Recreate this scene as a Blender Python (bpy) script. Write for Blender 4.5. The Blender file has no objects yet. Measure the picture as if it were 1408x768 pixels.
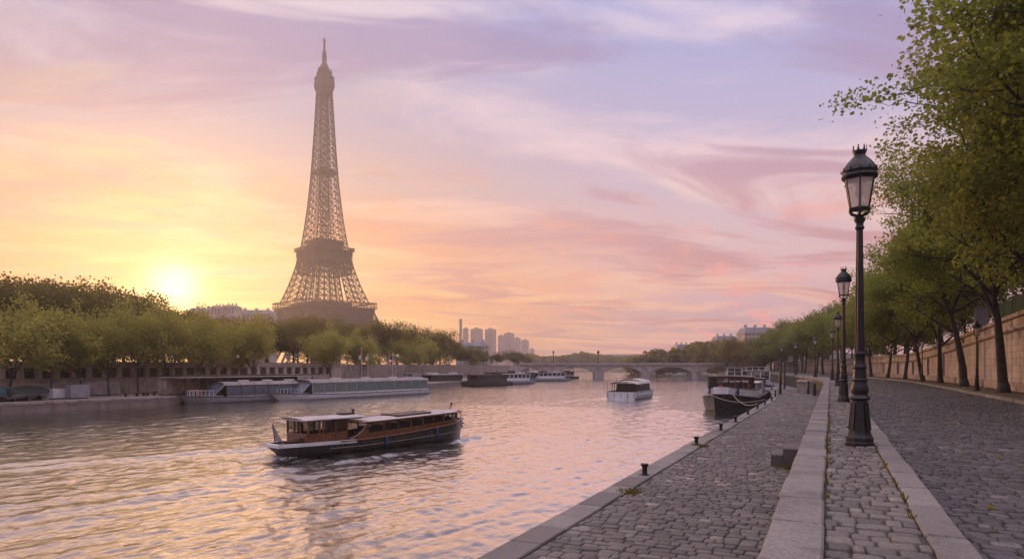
import bpy, math, random
import numpy as np
from mathutils import Vector, Matrix
R = math.radians
random.seed(7)
C = bpy.context.scene.collection
scene = bpy.context.scene

# ---------------------------------------------------------------- camera
YAW = math.atan(438 / 900)
SY, CY = math.sin(YAW), math.cos(YAW)
cam = bpy.data.cameras.new("camera")
cam_o = bpy.data.objects.new("camera", cam)
C.objects.link(cam_o)
cam_o.location = (0, 0, 1.6)
cam_o.rotation_euler = (R(90), 0, YAW)
cam.sensor_width = 36
cam.lens = 900 / 1408 * 36
cam.shift_y = 119 / 1408
cam.clip_start = 0.1
cam.clip_end = 12000
scene.camera = cam_o

# ---------------------------------------------------------------- world / sun
def lin(r, g, b):
    f = lambda c: (c / 255 / 12.92) if c / 255 <= 0.04045 else ((c / 255 + 0.055) / 1.055) ** 2.4
    return (f(r), f(g), f(b), 1)

sd = Vector((-SY, CY, 0)) + Vector((CY, SY, 0)) * ((240 - 704) / 900) + Vector((0, 0, 1)) * ((503 - 393) / 900)
SUN = sd.normalized()
SUN_EL = math.asin(SUN.z)
SUN_AZ = math.atan2(SUN.x, SUN.y)

world = bpy.data.worlds.new("World")
scene.world = world
world.use_nodes = True
wt = world.node_tree
wt.nodes.clear()
WN, WL = wt.nodes, wt.links


class NT:
    """tiny helper for writing node graphs as expressions"""
    def __init__(s, tree):
        s.t = tree
    def _set(s, sock, v):
        if isinstance(v, bpy.types.NodeSocket):
            s.t.links.new(v, sock)
        elif v is not None:
            if sock.type == 'RGBA' and len(v) == 3:
                v = (*v, 1)
            sock.default_value = v
    def m(s, op, a, b=None, c=None, clamp=False):
        n = s.t.nodes.new('ShaderNodeMath'); n.operation = op; n.use_clamp = clamp
        s._set(n.inputs[0], a)
        if b is not None: s._set(n.inputs[1], b)
        if c is not None: s._set(n.inputs[2], c)
        return n.outputs[0]
    def v(s, op, a, b=None, out=0, scale=None):
        n = s.t.nodes.new('ShaderNodeVectorMath'); n.operation = op
        s._set(n.inputs[0], a)
        if b is not None: s._set(n.inputs[1], b)
        if scale is not None: s._set(n.inputs['Scale'], scale)
        return n.outputs[out]
    def mr(s, x, a, b, c=0.0, d=1.0, smooth=True):
        n = s.t.nodes.new('ShaderNodeMapRange')
        n.interpolation_type = 'SMOOTHSTEP' if smooth else 'LINEAR'
        s._set(n.inputs[0], x)
        for i, q in enumerate((a, b, c, d)): s._set(n.inputs[i + 1], q)
        return n.outputs[0]
    def ramp(s, x, stops, interp='LINEAR'):
        n = s.t.nodes.new('ShaderNodeValToRGB'); cr = n.color_ramp; cr.interpolation = interp
        while len(cr.elements) < len(stops): cr.elements.new(0.5)
        for e, (p, col) in zip(cr.elements, stops):
            e.position = p; e.color = col if len(col) == 4 else (*col, 1)
        s._set(n.inputs[0], x)
        return n.outputs[0]
    def mix(s, f, a, b, blend='MIX'):
        n = s.t.nodes.new('ShaderNodeMix'); n.data_type = 'RGBA'; n.blend_type = blend
        n.clamp_factor = True
        s._set(n.inputs[0], f); s._set(n.inputs[6], a); s._set(n.inputs[7], b)
        return n.outputs[2]
    def noise(s, vec, scale, detail=4, rough=0.55, dist=0.0, out=0):
        n = s.t.nodes.new('ShaderNodeTexNoise')
        if vec is not None: s._set(n.inputs['Vector'], vec)
        n.inputs['Scale'].default_value = scale; n.inputs['Detail'].default_value = detail
        n.inputs['Roughness'].default_value = rough; n.inputs['Distortion'].default_value = dist
        return n.outputs[out]
    def xyz(s, a, b, c):
        n = s.t.nodes.new('ShaderNodeCombineXYZ')
        for i, q in enumerate((a, b, c)): s._set(n.inputs[i], q)
        return n.outputs[0]
    def sep(s, a):
        n = s.t.nodes.new('ShaderNodeSeparateXYZ'); s._set(n.inputs[0], a)
        return n.outputs
    def attr(s, name, out='Fac'):
        n = s.t.nodes.new('ShaderNodeAttribute'); n.attribute_name = name
        return n.outputs[out]
    def coord(s, out='Object'):
        n = s.t.nodes.new('ShaderNodeTexCoord'); return n.outputs[out]
    def geo(s, out='Position'):
        n = s.t.nodes.new('ShaderNodeNewGeometry'); return n.outputs[out]
    def bump(s, h, strength=0.3, dist=0.02, normal=None):
        n = s.t.nodes.new('ShaderNodeBump'); n.inputs['Strength'].default_value = strength
        n.inputs['Distance'].default_value = dist; s._set(n.inputs['Height'], h)
        if normal is not None: s._set(n.inputs['Normal'], normal)
        return n.outputs[0]


w = NT(wt)
d = w.v('NORMALIZE', w.coord('Generated'))
dx, dy, dz = w.sep(d)
zc = w.m('MAXIMUM', dz, 0.0)
ca = w.v('DOT_PRODUCT', d, tuple(SUN), out=1)
ang = w.m('ARCCOSINE', w.m('MINIMUM', ca, 0.99999))
el = w.mr(zc, 0, 0.5, smooth=False)
far = w.ramp(el, [(0, lin(182, 152, 166)), (0.10, lin(190, 158, 174)), (0.19, lin(212, 172, 182)), (0.26, lin(232, 188, 186)), (0.38, lin(220, 190, 198)),
                  (0.52, lin(202, 188, 212)), (0.72, lin(184, 180, 218)), (1, lin(154, 168, 224))])
near = w.ramp(el, [(0, lin(238, 150, 74)), (0.12, lin(242, 158, 70)), (0.27, lin(238, 154, 80)), (0.40, lin(230, 150, 108)),
                   (0.52, lin(214, 182, 178)), (0.70, lin(194, 182, 206)), (1, lin(176, 176, 216))])
fn = w.mr(ang, 0.85, 0.16, 0.0, 1.0)
base = w.mix(fn, far, near)
# cloud decks, laid out on a flat layer overhead so they run to the horizon as real ones do
inv = w.m('DIVIDE', 1.0, w.m('ADD', zc, 0.09))
px_ = w.m('MULTIPLY', dx, inv); py_ = w.m('MULTIPLY', dy, inv)
ca_, sa_ = math.cos(R(35)), math.sin(R(35))
qx = w.m('ADD', w.m('MULTIPLY', px_, ca_), w.m('MULTIPLY', py_, sa_))
qy = w.m('SUBTRACT', w.m('MULTIPLY', py_, ca_), w.m('MULTIPLY', px_, sa_))
p1 = w.xyz(w.m('MULTIPLY', qx, 0.62), w.m('MULTIPLY', qy, 1.0), 3.1)
n1 = w.noise(p1, 1.0, 9, 0.58, 0.6)
p2 = w.xyz(w.m('MULTIPLY', qx, 0.55), w.m('MULTIPLY', qy, 1.1), 8.7)
n2 = w.noise(p2, 1.35, 9, 0.6, 0.9)
p3 = w.xyz(w.m('MULTIPLY', px_, 0.9), w.m('MULTIPLY', py_, 0.55), 21.4)
n3 = w.noise(p3, 1.9, 8, 0.62, 1.4)
lit = w.ramp(el, [(0, lin(255, 184, 96)), (0.2, lin(255, 198, 112)), (0.4, lin(250, 192, 158)), (0.62, lin(248, 222, 222)), (1, lin(234, 220, 232))])
lit_far = w.ramp(el, [(0, lin(222, 172, 166)), (0.2, lin(246, 190, 170)), (0.4, lin(242, 206, 198)), (0.65, lin(244, 216, 226)), (1, lin(226, 212, 234))])
litc = w.mix(fn, lit_far, lit)
s1 = w.mix(w.m('MULTIPLY', w.mr(n1, 0.46, 0.60), 0.95), base, litc)
grey = w.ramp(el, [(0, lin(180, 138, 152)), (0.22, lin(200, 132, 134)), (0.42, lin(200, 144, 154)), (0.75, lin(170, 148, 186)), (1, lin(150, 146, 198))])
s2 = w.mix(w.m('MULTIPLY', w.mr(n2, 0.48, 0.64), 0.85), s1, grey)
pk = w.mix(fn, lin(255, 160, 146), lin(255, 178, 92))
s2 = w.mix(w.m('MULTIPLY', w.m('MULTIPLY', w.mr(n3, 0.50, 0.68), w.mr(el, 0.68, 0.30)), 0.65), s2, pk)
hot = w.m('MULTIPLY', w.mr(w.noise(p2, 2.3, 8, 0.55, 0.4), 0.48, 0.66), w.m('MULTIPLY', w.mr(ang, 0.55, 0.1), 0.42))
s3 = w.mix(hot, s2, lin(255, 230, 160))
g1 = w.m('EXPONENT', w.m('MULTIPLY', w.m('POWER', w.m('DIVIDE', ang, 0.16), 2), -1))
g2 = w.m('EXPONENT', w.m('MULTIPLY', w.m('POWER', w.m('DIVIDE', ang, 0.03), 2), -1))
glow = w.v('ADD', w.v('SCALE', lin(255, 214, 110)[:3], scale=w.m('MULTIPLY', g1, 0.42)),
           w.v('SCALE', lin(255, 236, 180)[:3], scale=w.m('MULTIPLY', g2, 2.2)))
overhead_fill = w.mr(dz, 0.50, 0.85, 0, 1)  # added fill: unseen sky above the frame made extra bright to light the foreground
s3 = w.v('SCALE', s3, scale=w.m('MULTIPLY_ADD', fn, -0.14, 1.0))
s4 = w.v('MULTIPLY', w.v('ADD', s3, glow), w.xyz(w.m('MULTIPLY_ADD', overhead_fill, 2.5, 1.0), w.m('MULTIPLY_ADD', overhead_fill, 1.85, 1.0), w.m('MULTIPLY_ADD', overhead_fill, 1.05, 1.0)))
sky = WN.new('ShaderNodeTexSky'); sky.sky_type = 'NISHITA'; sky.sun_disc = False
sky.sun_elevation = SUN_EL; sky.sun_rotation = SUN_AZ
sky.dust_density = 2.0
bg1 = WN.new('ShaderNodeBackground'); bg1.inputs[1].default_value = 0.006
WL.new(sky.outputs[0], bg1.inputs[0])
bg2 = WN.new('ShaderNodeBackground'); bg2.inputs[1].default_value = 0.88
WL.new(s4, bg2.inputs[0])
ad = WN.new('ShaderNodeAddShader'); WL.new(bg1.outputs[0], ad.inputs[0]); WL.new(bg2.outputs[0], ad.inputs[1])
wo = WN.new('ShaderNodeOutputWorld'); WL.new(ad.outputs[0], wo.inputs[0])
world.cycles.sampling_method = 'MANUAL'
world.cycles.sample_map_resolution = 1024

sl = bpy.data.lights.new("sun", 'SUN'); sl.energy = 2.0; sl.angle = R(0.5); sl.color = (1.0, 0.53, 0.20)
sun_o = bpy.data.objects.new("sun", sl); C.objects.link(sun_o)
sun_o.rotation_euler = SUN.to_track_quat('Z', 'Y').to_euler()
sun_o.location = (-60, 60, 80)

scene.view_settings.view_transform = 'Standard'
scene.view_settings.look = 'None'
scene.view_settings.exposure = 0.12
scene.view_settings.gamma = 1.0
scene.cycles.use_denoising = True
scene.cycles.max_bounces = 6
scene.cycles.volume_bounces = 1
scene.cycles.sample_clamp_indirect = 6
scene.cycles.caustics_reflective = False
scene.cycles.caustics_refractive = False

# ---------------------------------------------------------------- helpers
def tag(o, label=None, cat=None, group=None, kind=None):
    if label: o['label'] = label
    if cat: o['category'] = cat
    if group: o['group'] = group
    if kind: o['kind'] = kind
    return o

def empty(name, loc, rz=0.0, label=None, cat=None, group=None):
    o = bpy.data.objects.new(name, None); C.objects.link(o)
    o.empty_display_size = 0.5
    o.location = loc; o.rotation_euler = (0, 0, rz)
    return tag(o, label, cat, group)

def copy_tree(o, parent=None):
    c = o.copy(); C.objects.link(c)
    if parent: c.parent = parent
    for ch in list(o.children): copy_tree(ch, c)
    return c

class MB:
    def __init__(s):
        s.v = []; s.f = []; s.n = 0; s.at = []
    def add(s, verts, faces, a=None):
        s.v.append(np.asarray(verts, dtype=float).reshape(-1, 3))
        n = s.n
        s.f.extend([tuple(i + n for i in f) for f in faces])
        s.n += len(s.v[-1])
        if a is not None: s.at.extend([a] * len(faces))
        return s
    def box(s, c, size, rz=0.0, taper=1.0, M=None, a=None):
        x, y, z = [q / 2 for q in size]
        vs = []
        for k, sz in enumerate((-z, z)):
            t = 1.0 if k == 0 else taper
            for sx, sy in ((-x, -y), (x, -y), (x, y), (-x, y)): vs.append((sx * t, sy * t, sz))
        vs = np.array(vs)
        if M is not None: vs = vs @ np.array(M.to_3x3()).T
        if rz:
            c_, s_ = math.cos(rz), math.sin(rz)
            vs = vs @ np.array([[c_, s_, 0], [-s_, c_, 0], [0, 0, 1]])
        vs = vs + np.array(c)
        return s.add(vs, [(3, 2, 1, 0), (4, 5, 6, 7), (0, 1, 5, 4), (1, 2, 6, 5), (2, 3, 7, 6), (3, 0, 4, 7)], a)
    def bx(s, x0, x1, y0, y1, z0, z1):
        return s.box(((x0 + x1) / 2, (y0 + y1) / 2, (z0 + z1) / 2), (x1 - x0, y1 - y0, z1 - z0))
    def bar(s, p, q, wd, th=None):
        p, q = Vector(p), Vector(q); dd = q - p; L = dd.length
        if L < 1e-6: return s
        M = dd.to_track_quat('Z', 'Y').to_matrix()
        return s.box((p + q) / 2, (wd, th or wd, L), M=M)
    def tube(s, pts, rad, n=8, caps=True):
        pts = [Vector(p) for p in pts]
        if not hasattr(rad, '__len__'): rad = [rad] * len(pts)
        rings = []; up = None
        for i, p in enumerate(pts):
            dd = (pts[min(i + 1, len(pts) - 1)] - pts[max(i - 1, 0)]).normalized()
            if up is None:
                up = dd.orthogonal().normalized()
            else:
                up = (up - dd * up.dot(dd))
                up = up.normalized() if up.length > 1e-5 else dd.orthogonal().normalized()
            sd_ = dd.cross(up)
            rings += [p + (up * math.cos(2 * math.pi * k / n) + sd_ * math.sin(2 * math.pi * k / n)) * rad[i] for k in range(n)]
        fs = []
        for i in range(len(pts) - 1):
            for k in range(n):
                a, b = i * n + k, i * n + (k + 1) % n
                fs.append((a, b, b + n, a + n))
        if caps:
            fs.append(tuple(range(n))[::-1]); fs.append(tuple((len(pts) - 1) * n + k for k in range(n)))
        return s.add(rings, fs)
    def lathe(s, prof, n=16, c=(0, 0, 0), rot=0.0, mod=None):
        vs = []
        for r, z in prof:
            for k in range(n):
                a = 2 * math.pi * k / n + rot
                rr = r * (mod(k) if mod else 1)
                vs.append((c[0] + rr * math.cos(a), c[1] + rr * math.sin(a), c[2] + z))
        fs = []
        for i in range(len(prof) - 1):
            for k in range(n):
                a, b = i * n + k, i * n + (k + 1) % n
                fs.append((a, b, b + n, a + n))
        fs.append(tuple(range(n))[::-1]); fs.append(tuple((len(prof) - 1) * n + k for k in range(n)))
        return s.add(vs, fs)
    def loft(s, rings, closed=False, caps=False):
        m = len(rings[0]); vs = [p for r in rings for p in r]; fs = []
        for i in range(len(rings) - 1):
            for k in range(m if closed else m - 1):
                a, b = i * m + k, i * m + (k + 1) % m
                fs.append((a, b, b + m, a + m))
        if caps:
            fs.append(tuple(range(m))[::-1]); fs.append(tuple((len(rings) - 1) * m + k for k in range(m)))
        return s.add(vs, fs)
    def prism(s, poly, z0, z1):
        n = len(poly)
        vs = [(x, y, z0) for x, y in poly] + [(x, y, z1) for x, y in poly]
        fs = [tuple(range(n))[::-1], tuple(range(n, 2 * n))] + [(i, (i + 1) % n, (i + 1) % n + n, i + n) for i in range(n)]
        return s.add(vs, fs)
    def build(s, name, mat, parent=None, smooth=False, auto=None, attr=None, loc=None):
        me = bpy.data.meshes.new(name)
        V = np.concatenate(s.v) if s.v else np.zeros((0, 3))
        me.from_pydata(V.tolist(), [], s.f)
        if mat: me.materials.append(mat)
        if attr or s.at:
            at = me.attributes.new('rnd', 'FLOAT', 'FACE')
            at.data.foreach_set('value', np.asarray(s.at if s.at else attr, dtype=np.float32))
        me.update()
        import bmesh
        bm = bmesh.new(); bm.from_mesh(me); bmesh.ops.recalc_face_normals(bm, faces=bm.faces); bm.to_mesh(me); bm.free()
        if smooth:
            me.shade_smooth()
            if auto:
                me.set_sharp_from_angle(angle=R(auto))
        o = bpy.data.objects.new(name, me); C.objects.link(o)
        if parent: o.parent = parent
        if loc: o.location = loc
        return o

def fast_mesh(name, V, F, mat, parent=None, smooth=False, rnd=None, quads=True):
    """numpy arrays straight to a mesh: V (n,3), F (m,k)"""
    V = np.asarray(V, np.float32); F = np.asarray(F, np.int32); k = F.shape[1]
    me = bpy.data.meshes.new(name)
    me.vertices.add(len(V)); me.vertices.foreach_set('co', V.ravel())
    me.loops.add(F.size); me.loops.foreach_set('vertex_index', F.ravel())
    me.polygons.add(len(F)); me.polygons.foreach_set('loop_start', np.arange(0, F.size, k, dtype=np.int32))
    if rnd is not None:
        at = me.attributes.new('rnd', 'FLOAT', 'FACE'); at.data.foreach_set('value', np.asarray(rnd, np.float32))
    me.polygons.foreach_set('use_smooth', np.full(len(F), smooth, dtype=bool))
    me.update(calc_edges=True)
    if mat: me.materials.append(mat)
    o = bpy.data.objects.new(name, me); C.objects.link(o)
    if parent: o.parent = parent
    return o

# ---------------------------------------------------------------- materials
def mat(name, col, rough=0.6, metal=0.0, var=0.12, vscale=3.0, bump=0.0, bscale=20.0, col2=None, spec=0.5, coord='Object'):
    m_ = bpy.data.materials.new(name); m_.use_nodes = True
    t = NT(m_.node_tree); b = m_.node_tree.nodes['Principled BSDF']
    col = tuple(col)[:3]
    c2 = tuple(col2)[:3] if col2 else tuple(min(1, q * (1 - 2.2 * var)) for q in col)
    pos = t.coord(coord)
    n = t.noise(pos, vscale, 5, 0.6)
    m_.node_tree.links.new(t.mix(t.mr(n, 0.35, 0.68), (*col, 1), (*c2, 1)), b.inputs['Base Color'])
    m_.node_tree.links.new(t.mr(t.noise(pos, vscale * 2.7, 3), 0.3, 0.7, max(0.02, rough - 0.1), min(1, rough + 0.1)), b.inputs['Roughness'])
    b.inputs['Metallic'].default_value = metal
    b.inputs['Specular IOR Level'].default_value = spec
    if bump:
        m_.node_tree.links.new(t.bump(t.noise(pos, bscale, 5, 0.6), bump, 0.02), b.inputs['Normal'])
    return m_

def stone_mat(name, c1, c2, c3=None, rough=0.62, bscale=40, moss=0.0, spec=0.5, dirt=0.65):
    """per-stone colour from the face attribute, plus grain"""
    m_ = bpy.data.materials.new(name); m_.use_nodes = True
    t = NT(m_.node_tree); b = m_.node_tree.nodes['Principled BSDF']; L = m_.node_tree.links
    r = t.attr('rnd'); pos = t.geo()
    c = t.ramp(r, [(0, c1), (0.55, c2), (0.93, c2), (1, c3 or c2)])
    gr = t.noise(pos, 28, 4, 0.65)
    c = t.mix(t.mr(gr, 0.3, 0.75, 0, 0.5), c, tuple(q * 0.55 for q in c1[:3]))
    big = t.noise(pos, 0.45, 4, 0.6)
    c = t.mix(t.mr(big, 0.42, 0.66, 0, dirt), c, tuple(q * 0.5 for q in c2[:3]))
    c = t.mix(t.mr(t.noise(pos, 2.6, 6, 0.7), 0.55, 0.68, 0, dirt * .8), c, tuple(q * 0.45 for q in c2[:3]))
    c = t.mix(t.mr(t.noise(pos, 75, 3, 0.6), 0.56, 0.66, 0, 0.45), c, tuple(min(1, q * 1.7) for q in c2[:3]))
    if moss:
        mo = t.m('MULTIPLY', t.mr(t.noise(pos, 0.8, 5, 0.65), 0.55, 0.68), t.mr(t.noise(pos, 9, 4, 0.7), 0.45, 0.6))
        c = t.mix(t.m('MULTIPLY', mo, moss), c, (0.045, 0.055, 0.02, 1))
    L.new(c, b.inputs['Base Color'])
    L.new(t.mr(gr, 0.3, 0.7, rough - 0.12, rough + 0.15), b.inputs['Roughness'])
    b.inputs['Specular IOR Level'].default_value = spec
    L.new(t.bump(t.noise(pos, bscale, 6, 0.65), 0.5, 0.012), b.inputs['Normal'])
    return m_

def ashlar_mat(name, c1, c2, mortar, bw, bh, axis='Y', rough=0.8, stain=0.5):
    """coursed stone; axis is the run of the wall"""
    m_ = bpy.data.materials.new(name); m_.use_nodes = True
    t = NT(m_.node_tree); b = m_.node_tree.nodes['Principled BSDF']; L = m_.node_tree.links
    x, y, z = t.sep(t.geo())
    run = {'Y': y, 'X': x, 'XY': t.m('ADD', x, y)}[axis]
    br = m_.node_tree.nodes.new('ShaderNodeTexBrick')
    L.new(t.xyz(run, z, 0.0), br.inputs['Vector'])
    br.inputs['Scale'].default_value = 1.0; br.inputs['Brick Width'].default_value = bw; br.inputs['Row Height'].default_value = bh
    br.inputs['Mortar Size'].default_value = 0.012; br.inputs['Mortar Smooth'].default_value = 0.3
    br.inputs['Color1'].default_value = (*c1, 1); br.inputs['Color2'].default_value = (*c2, 1); br.inputs['Mortar'].default_value = (*mortar, 1)
    pos = t.geo()
    st = t.mr(t.noise(t.v('MULTIPLY', pos, (1, 1, 0.35)), 0.9, 6, 0.65), 0.42, 0.72)
    c = t.mix(t.m('MULTIPLY', st, stain), br.outputs['Color'], tuple(q * 0.38 for q in c1))
    c = t.mix(t.mr(t.noise(pos, 7, 5, 0.7), 0.35, 0.75, 0, 0.4), c, tuple(q * 0.65 for q in c2))
    L.new(c, b.inputs['Base Color']); b.inputs['Roughness'].default_value = rough
    h = t.m('SUBTRACT', t.noise(pos, 12, 5, 0.6), t.m('MULTIPLY', br.outputs['Fac'], 1.5))
    L.new(t.bump(h, 0.6, 0.03), b.inputs['Normal'])
    return m_

def leaf_mat(name, c1, c2, c3, trans=0.5, tcol=(0.50, 0.42, 0.04, 1)):
    m_ = bpy.data.materials.new(name); m_.use_nodes = True
    nt = m_.node_tree; t = NT(nt); nt.nodes.clear()
    r = t.attr('rnd')
    oi = nt.nodes.new('ShaderNodeObjectInfo').outputs['Random']
    c = t.ramp(r, [(0, c1), (0.55, c2), (0.85, c2), (1, c3)])
    c = t.mix(t.mr(oi, 0, 1, 0, 0.35), c, c3)
    pb = nt.nodes.new('ShaderNodeBsdfPrincipled'); nt.links.new(c, pb.inputs['Base Color']); pb.inputs['Roughness'].default_value = 0.55
    pb.inputs['Specular IOR Level'].default_value = 0.3
    tr = nt.nodes.new('ShaderNodeBsdfTranslucent')
    nt.links.new(t.mix(0.5, c, tcol), tr.inputs[0])
    mx = nt.nodes.new('ShaderNodeMixShader'); mx.inputs[0].default_value = trans
    nt.links.new(pb.outputs[0], mx.inputs[1]); nt.links.new(tr.outputs[0], mx.inputs[2])
    o = nt.nodes.new('ShaderNodeOutputMaterial'); nt.links.new(mx.outputs[0], o.inputs[0])
    return m_

def glass_mat(name, tint, opaque=0.35, rough=0.05):
    """thin pane: partly see-through, with a pale sheen"""
    m_ = bpy.data.materials.new(name); m_.use_nodes = True
    nt = m_.node_tree; t = NT(nt); nt.nodes.clear()
    tp = nt.nodes.new('ShaderNodeBsdfTransparent'); tp.inputs[0].default_value = (*[0.6 + 0.4 * q for q in tint], 1)
    pb = nt.nodes.new('ShaderNodeBsdfPrincipled'); pb.inputs['Roughness'].default_value = rough
    n = t.noise(t.coord(), 1.7, 4, 0.6)
    nt.links.new(t.mix(t.mr(n, 0.3, 0.7, 0, 0.5), (*tint, 1), (*[q * 0.6 for q in tint], 1)), pb.inputs['Base Color'])
    mx = nt.nodes.new('ShaderNodeMixShader'); mx.inputs[0].default_value = opaque
    nt.links.new(tp.outputs[0], mx.inputs[1]); nt.links.new(pb.outputs[0], mx.inputs[2])
    o = nt.nodes.new('ShaderNodeOutputMaterial'); nt.links.new(mx.outputs[0], o.inputs[0])
    return m_

M = {}
M['iron'] = mat('cast iron', (0.010, 0.009, 0.010), 0.45, 0.0, 0.2, 6, 0.15, 40)
M['bark'] = mat('plane bark', (0.05, 0.038, 0.032), 0.85, 0, 0.25, 2.5, 0.8, 14, col2=(0.022, 0.017, 0.015))
M['earth'] = mat('dry earth and leaf litter', (0.085, 0.062, 0.045), 0.95, 0, 0.2, 1.4, 0.7, 9, col2=(0.045, 0.045, 0.022), coord='Generated')
M['ground'] = mat('park ground', (0.07, 0.07, 0.045), 0.95, 0, 0.2, 0.05, 0.3, 2)
M['granite'] = stone_mat('granite coping', (0.155, 0.14, 0.128, 1), (0.26, 0.238, 0.215, 1), (0.33, 0.295, 0.265, 1), 0.72, 60, 0.45, 0.3, 0.9)
M['cob_quay'] = stone_mat('quay setts', (0.075, 0.065, 0.058, 1), (0.168, 0.147, 0.128, 1), (0.34, 0.30, 0.25, 1), 0.64, 35, 0.7, 0.35)
M['cob_strip'] = stone_mat('kerb strip setts', (0.095, 0.083, 0.074, 1), (0.20, 0.175, 0.15, 1), (0.36, 0.31, 0.25, 1), 0.62, 35, 0.5, 0.35)
M['cob_road'] = stone_mat('road setts', (0.052, 0.048, 0.046, 1), (0.118, 0.105, 0.10, 1), (0.24, 0.21, 0.185, 1), 0.56, 35, 0.25, 0.3)
M['joint'] = mat('sand and moss joints', (0.075, 0.062, 0.05), 0.95, 0, 0.2, 2.0, 0.6, 30, col2=(0.045, 0.045, 0.025))
M['quay_wall'] = ashlar_mat('quay wall stone', (0.26, 0.21, 0.19), (0.32, 0.26, 0.23), (0.12, 0.10, 0.09), 1.3, 0.5, 'Y', 0.85, 0.7)
M['wall_stone'] = ashlar_mat('retaining wall ashlar', (0.40, 0.325, 0.28), (0.53, 0.44, 0.375), (0.20, 0.145, 0.12), 0.95, 0.42, 'Y', 0.85, 0.85)
M['trim_stone'] = mat('weathered limestone', (0.40, 0.31, 0.26), 0.85, 0, 0.2, 1.5, 0.5, 18, col2=(0.20, 0.15, 0.13))
M['bridge'] = ashlar_mat('bridge stone', (0.40, 0.34, 0.32), (0.46, 0.40, 0.37), (0.28, 0.23, 0.21), 1.6, 0.6, 'X', 0.85, 0.5)
M['tower'] = mat('painted iron lattice', (0.05, 0.034, 0.034), 0.6, 0, 0.12, 0.05)
M['tower_d'] = mat('dark iron galleries', (0.055, 0.038, 0.036), 0.6, 0, 0.12, 0.05)
M['concrete'] = mat('pale concrete', (0.38, 0.33, 0.30), 0.8, 0, 0.15, 0.6, 0.3, 6)
M['dark'] = mat('dark opening', (0.022, 0.018, 0.017), 0.7, 0, 0.1, 2)
M['white'] = mat('white paint', (0.80, 0.78, 0.78), 0.4, 0, 0.1, 1.2, 0.1, 12)
M['black_hull'] = mat('black hull paint', (0.017, 0.018, 0.022), 0.35, 0, 0.25, 1.3, 0.12, 6, col2=(0.035, 0.03, 0.03))
M['maho'] = mat('varnished mahogany', (0.19, 0.075, 0.034), 0.32, 0, 0.2, 3, 0.1, 25, col2=(0.11, 0.040, 0.019))
M['wood_dk'] = mat('dark timber', (0.055, 0.026, 0.015), 0.45, 0, 0.2, 3, 0.15, 20)
M['roof_pale'] = mat('pale canvas roof', (0.50, 0.45, 0.43), 0.55, 0, 0.14, 1.0, 0.25, 8)
M['roof_dull'] = mat('dull coach roof', (0.26, 0.22, 0.21), 0.5, 0, 0.15, 1.0, 0.2, 8)
M['blue_fender'] = mat('blue fender vinyl', (0.03, 0.045, 0.13), 0.45)
M['grey_boat'] = mat('grey boat paint', (0.32, 0.32, 0.34), 0.45, 0, 0.12, 0.9)
M['rope'] = mat('hemp rope', (0.36, 0.30, 0.22), 0.9, 0, 0.2, 20)
M['green_metal'] = mat('green fence metal', (0.012, 0.075, 0.05), 0.5)
M['zinc'] = mat('zinc roof', (0.20, 0.20, 0.235), 0.55, 0, 0.15, 0.4)
M['facade'] = mat('limestone facade', (0.50, 0.43, 0.38), 0.8, 0, 0.12, 0.3)
M['tarp_green'] = mat('dark tarpaulin', (0.035, 0.05, 0.045), 0.5, 0, 0.2, 1.5, 0.4, 5)
M['tarp_blue'] = mat('teal tarpaulin', (0.05, 0.12, 0.15), 0.5, 0, 0.2, 1.5, 0.4, 5)
M['red'] = mat('red paint', (0.35, 0.03, 0.03), 0.5)
M['flag_blue'] = mat('blue cloth', (0.03, 0.05, 0.22), 0.8)
M['cloth'] = mat('grey cloth', (0.42, 0.38, 0.40), 0.9)
M['lamp_glass'] = glass_mat('lantern glass', (0.90, 0.80, 0.72), 0.55, 0.25)
M['glass'] = glass_mat('boat window', (0.12, 0.11, 0.11), 0.14)
M['glass_green'] = glass_mat('green tinted glass', (0.20, 0.27, 0.24), 0.72, 0.12)
M['glass_blue'] = glass_mat('blue tinted glass', (0.15, 0.18, 0.23), 0.62, 0.12)
M['window_far'] = mat('pale far window', (0.22, 0.19, 0.18), 0.4)
M['window'] = mat('dark window', (0.05, 0.05, 0.06), 0.15)
M['leaf_near'] = leaf_mat('plane leaves', (0.06, 0.11, 0.02, 1), (0.18, 0.24, 0.045, 1), (0.30, 0.23, 0.05, 1), 0.5, (0.40, 0.44, 0.07, 1))
M['leaf_mid'] = leaf_mat('row tree leaves', (0.07, 0.12, 0.025, 1), (0.17, 0.21, 0.05, 1), (0.24, 0.18, 0.06, 1), 0.5, (0.32, 0.34, 0.04, 1))
M['leaf_light'] = leaf_mat('pale willow leaves', (0.08, 0.11, 0.025, 1), (0.23, 0.25, 0.055, 1), (0.32, 0.28, 0.07, 1), 0.55, (0.78, 0.66, 0.12, 1))
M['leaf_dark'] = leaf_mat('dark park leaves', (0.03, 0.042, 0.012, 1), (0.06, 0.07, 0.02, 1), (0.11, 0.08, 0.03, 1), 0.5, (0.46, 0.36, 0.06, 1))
M['leaf_brown'] = leaf_mat('autumn leaves', (0.05, 0.032, 0.012, 1), (0.10, 0.055, 0.02, 1), (0.15, 0.075, 0.025, 1), 0.45)
# ---------------------------------------------------------------- the lie of the land
ZW, ZQ, ZR = -3.4, -2.0, -0.12

def bend(y):
    if y < 70: return 0.0
    if y < 108: return -0.00208 * (y - 70) ** 2
    return -3.0 - 0.158 * (y - 108)

def wall_h(y):
    return float(np.interp(y, [-20, 20, 48, 67, 97, 130, 400], [5.6, 5.3, 5.0, 4.4, 3.2, 3.0, 3.0]))

YS = np.unique(np.concatenate([np.arange(-14, 70, 6.0), np.arange(70, 130, 3.0), np.arange(130, 330.1, 10), [420, 600, 900]]))

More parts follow.
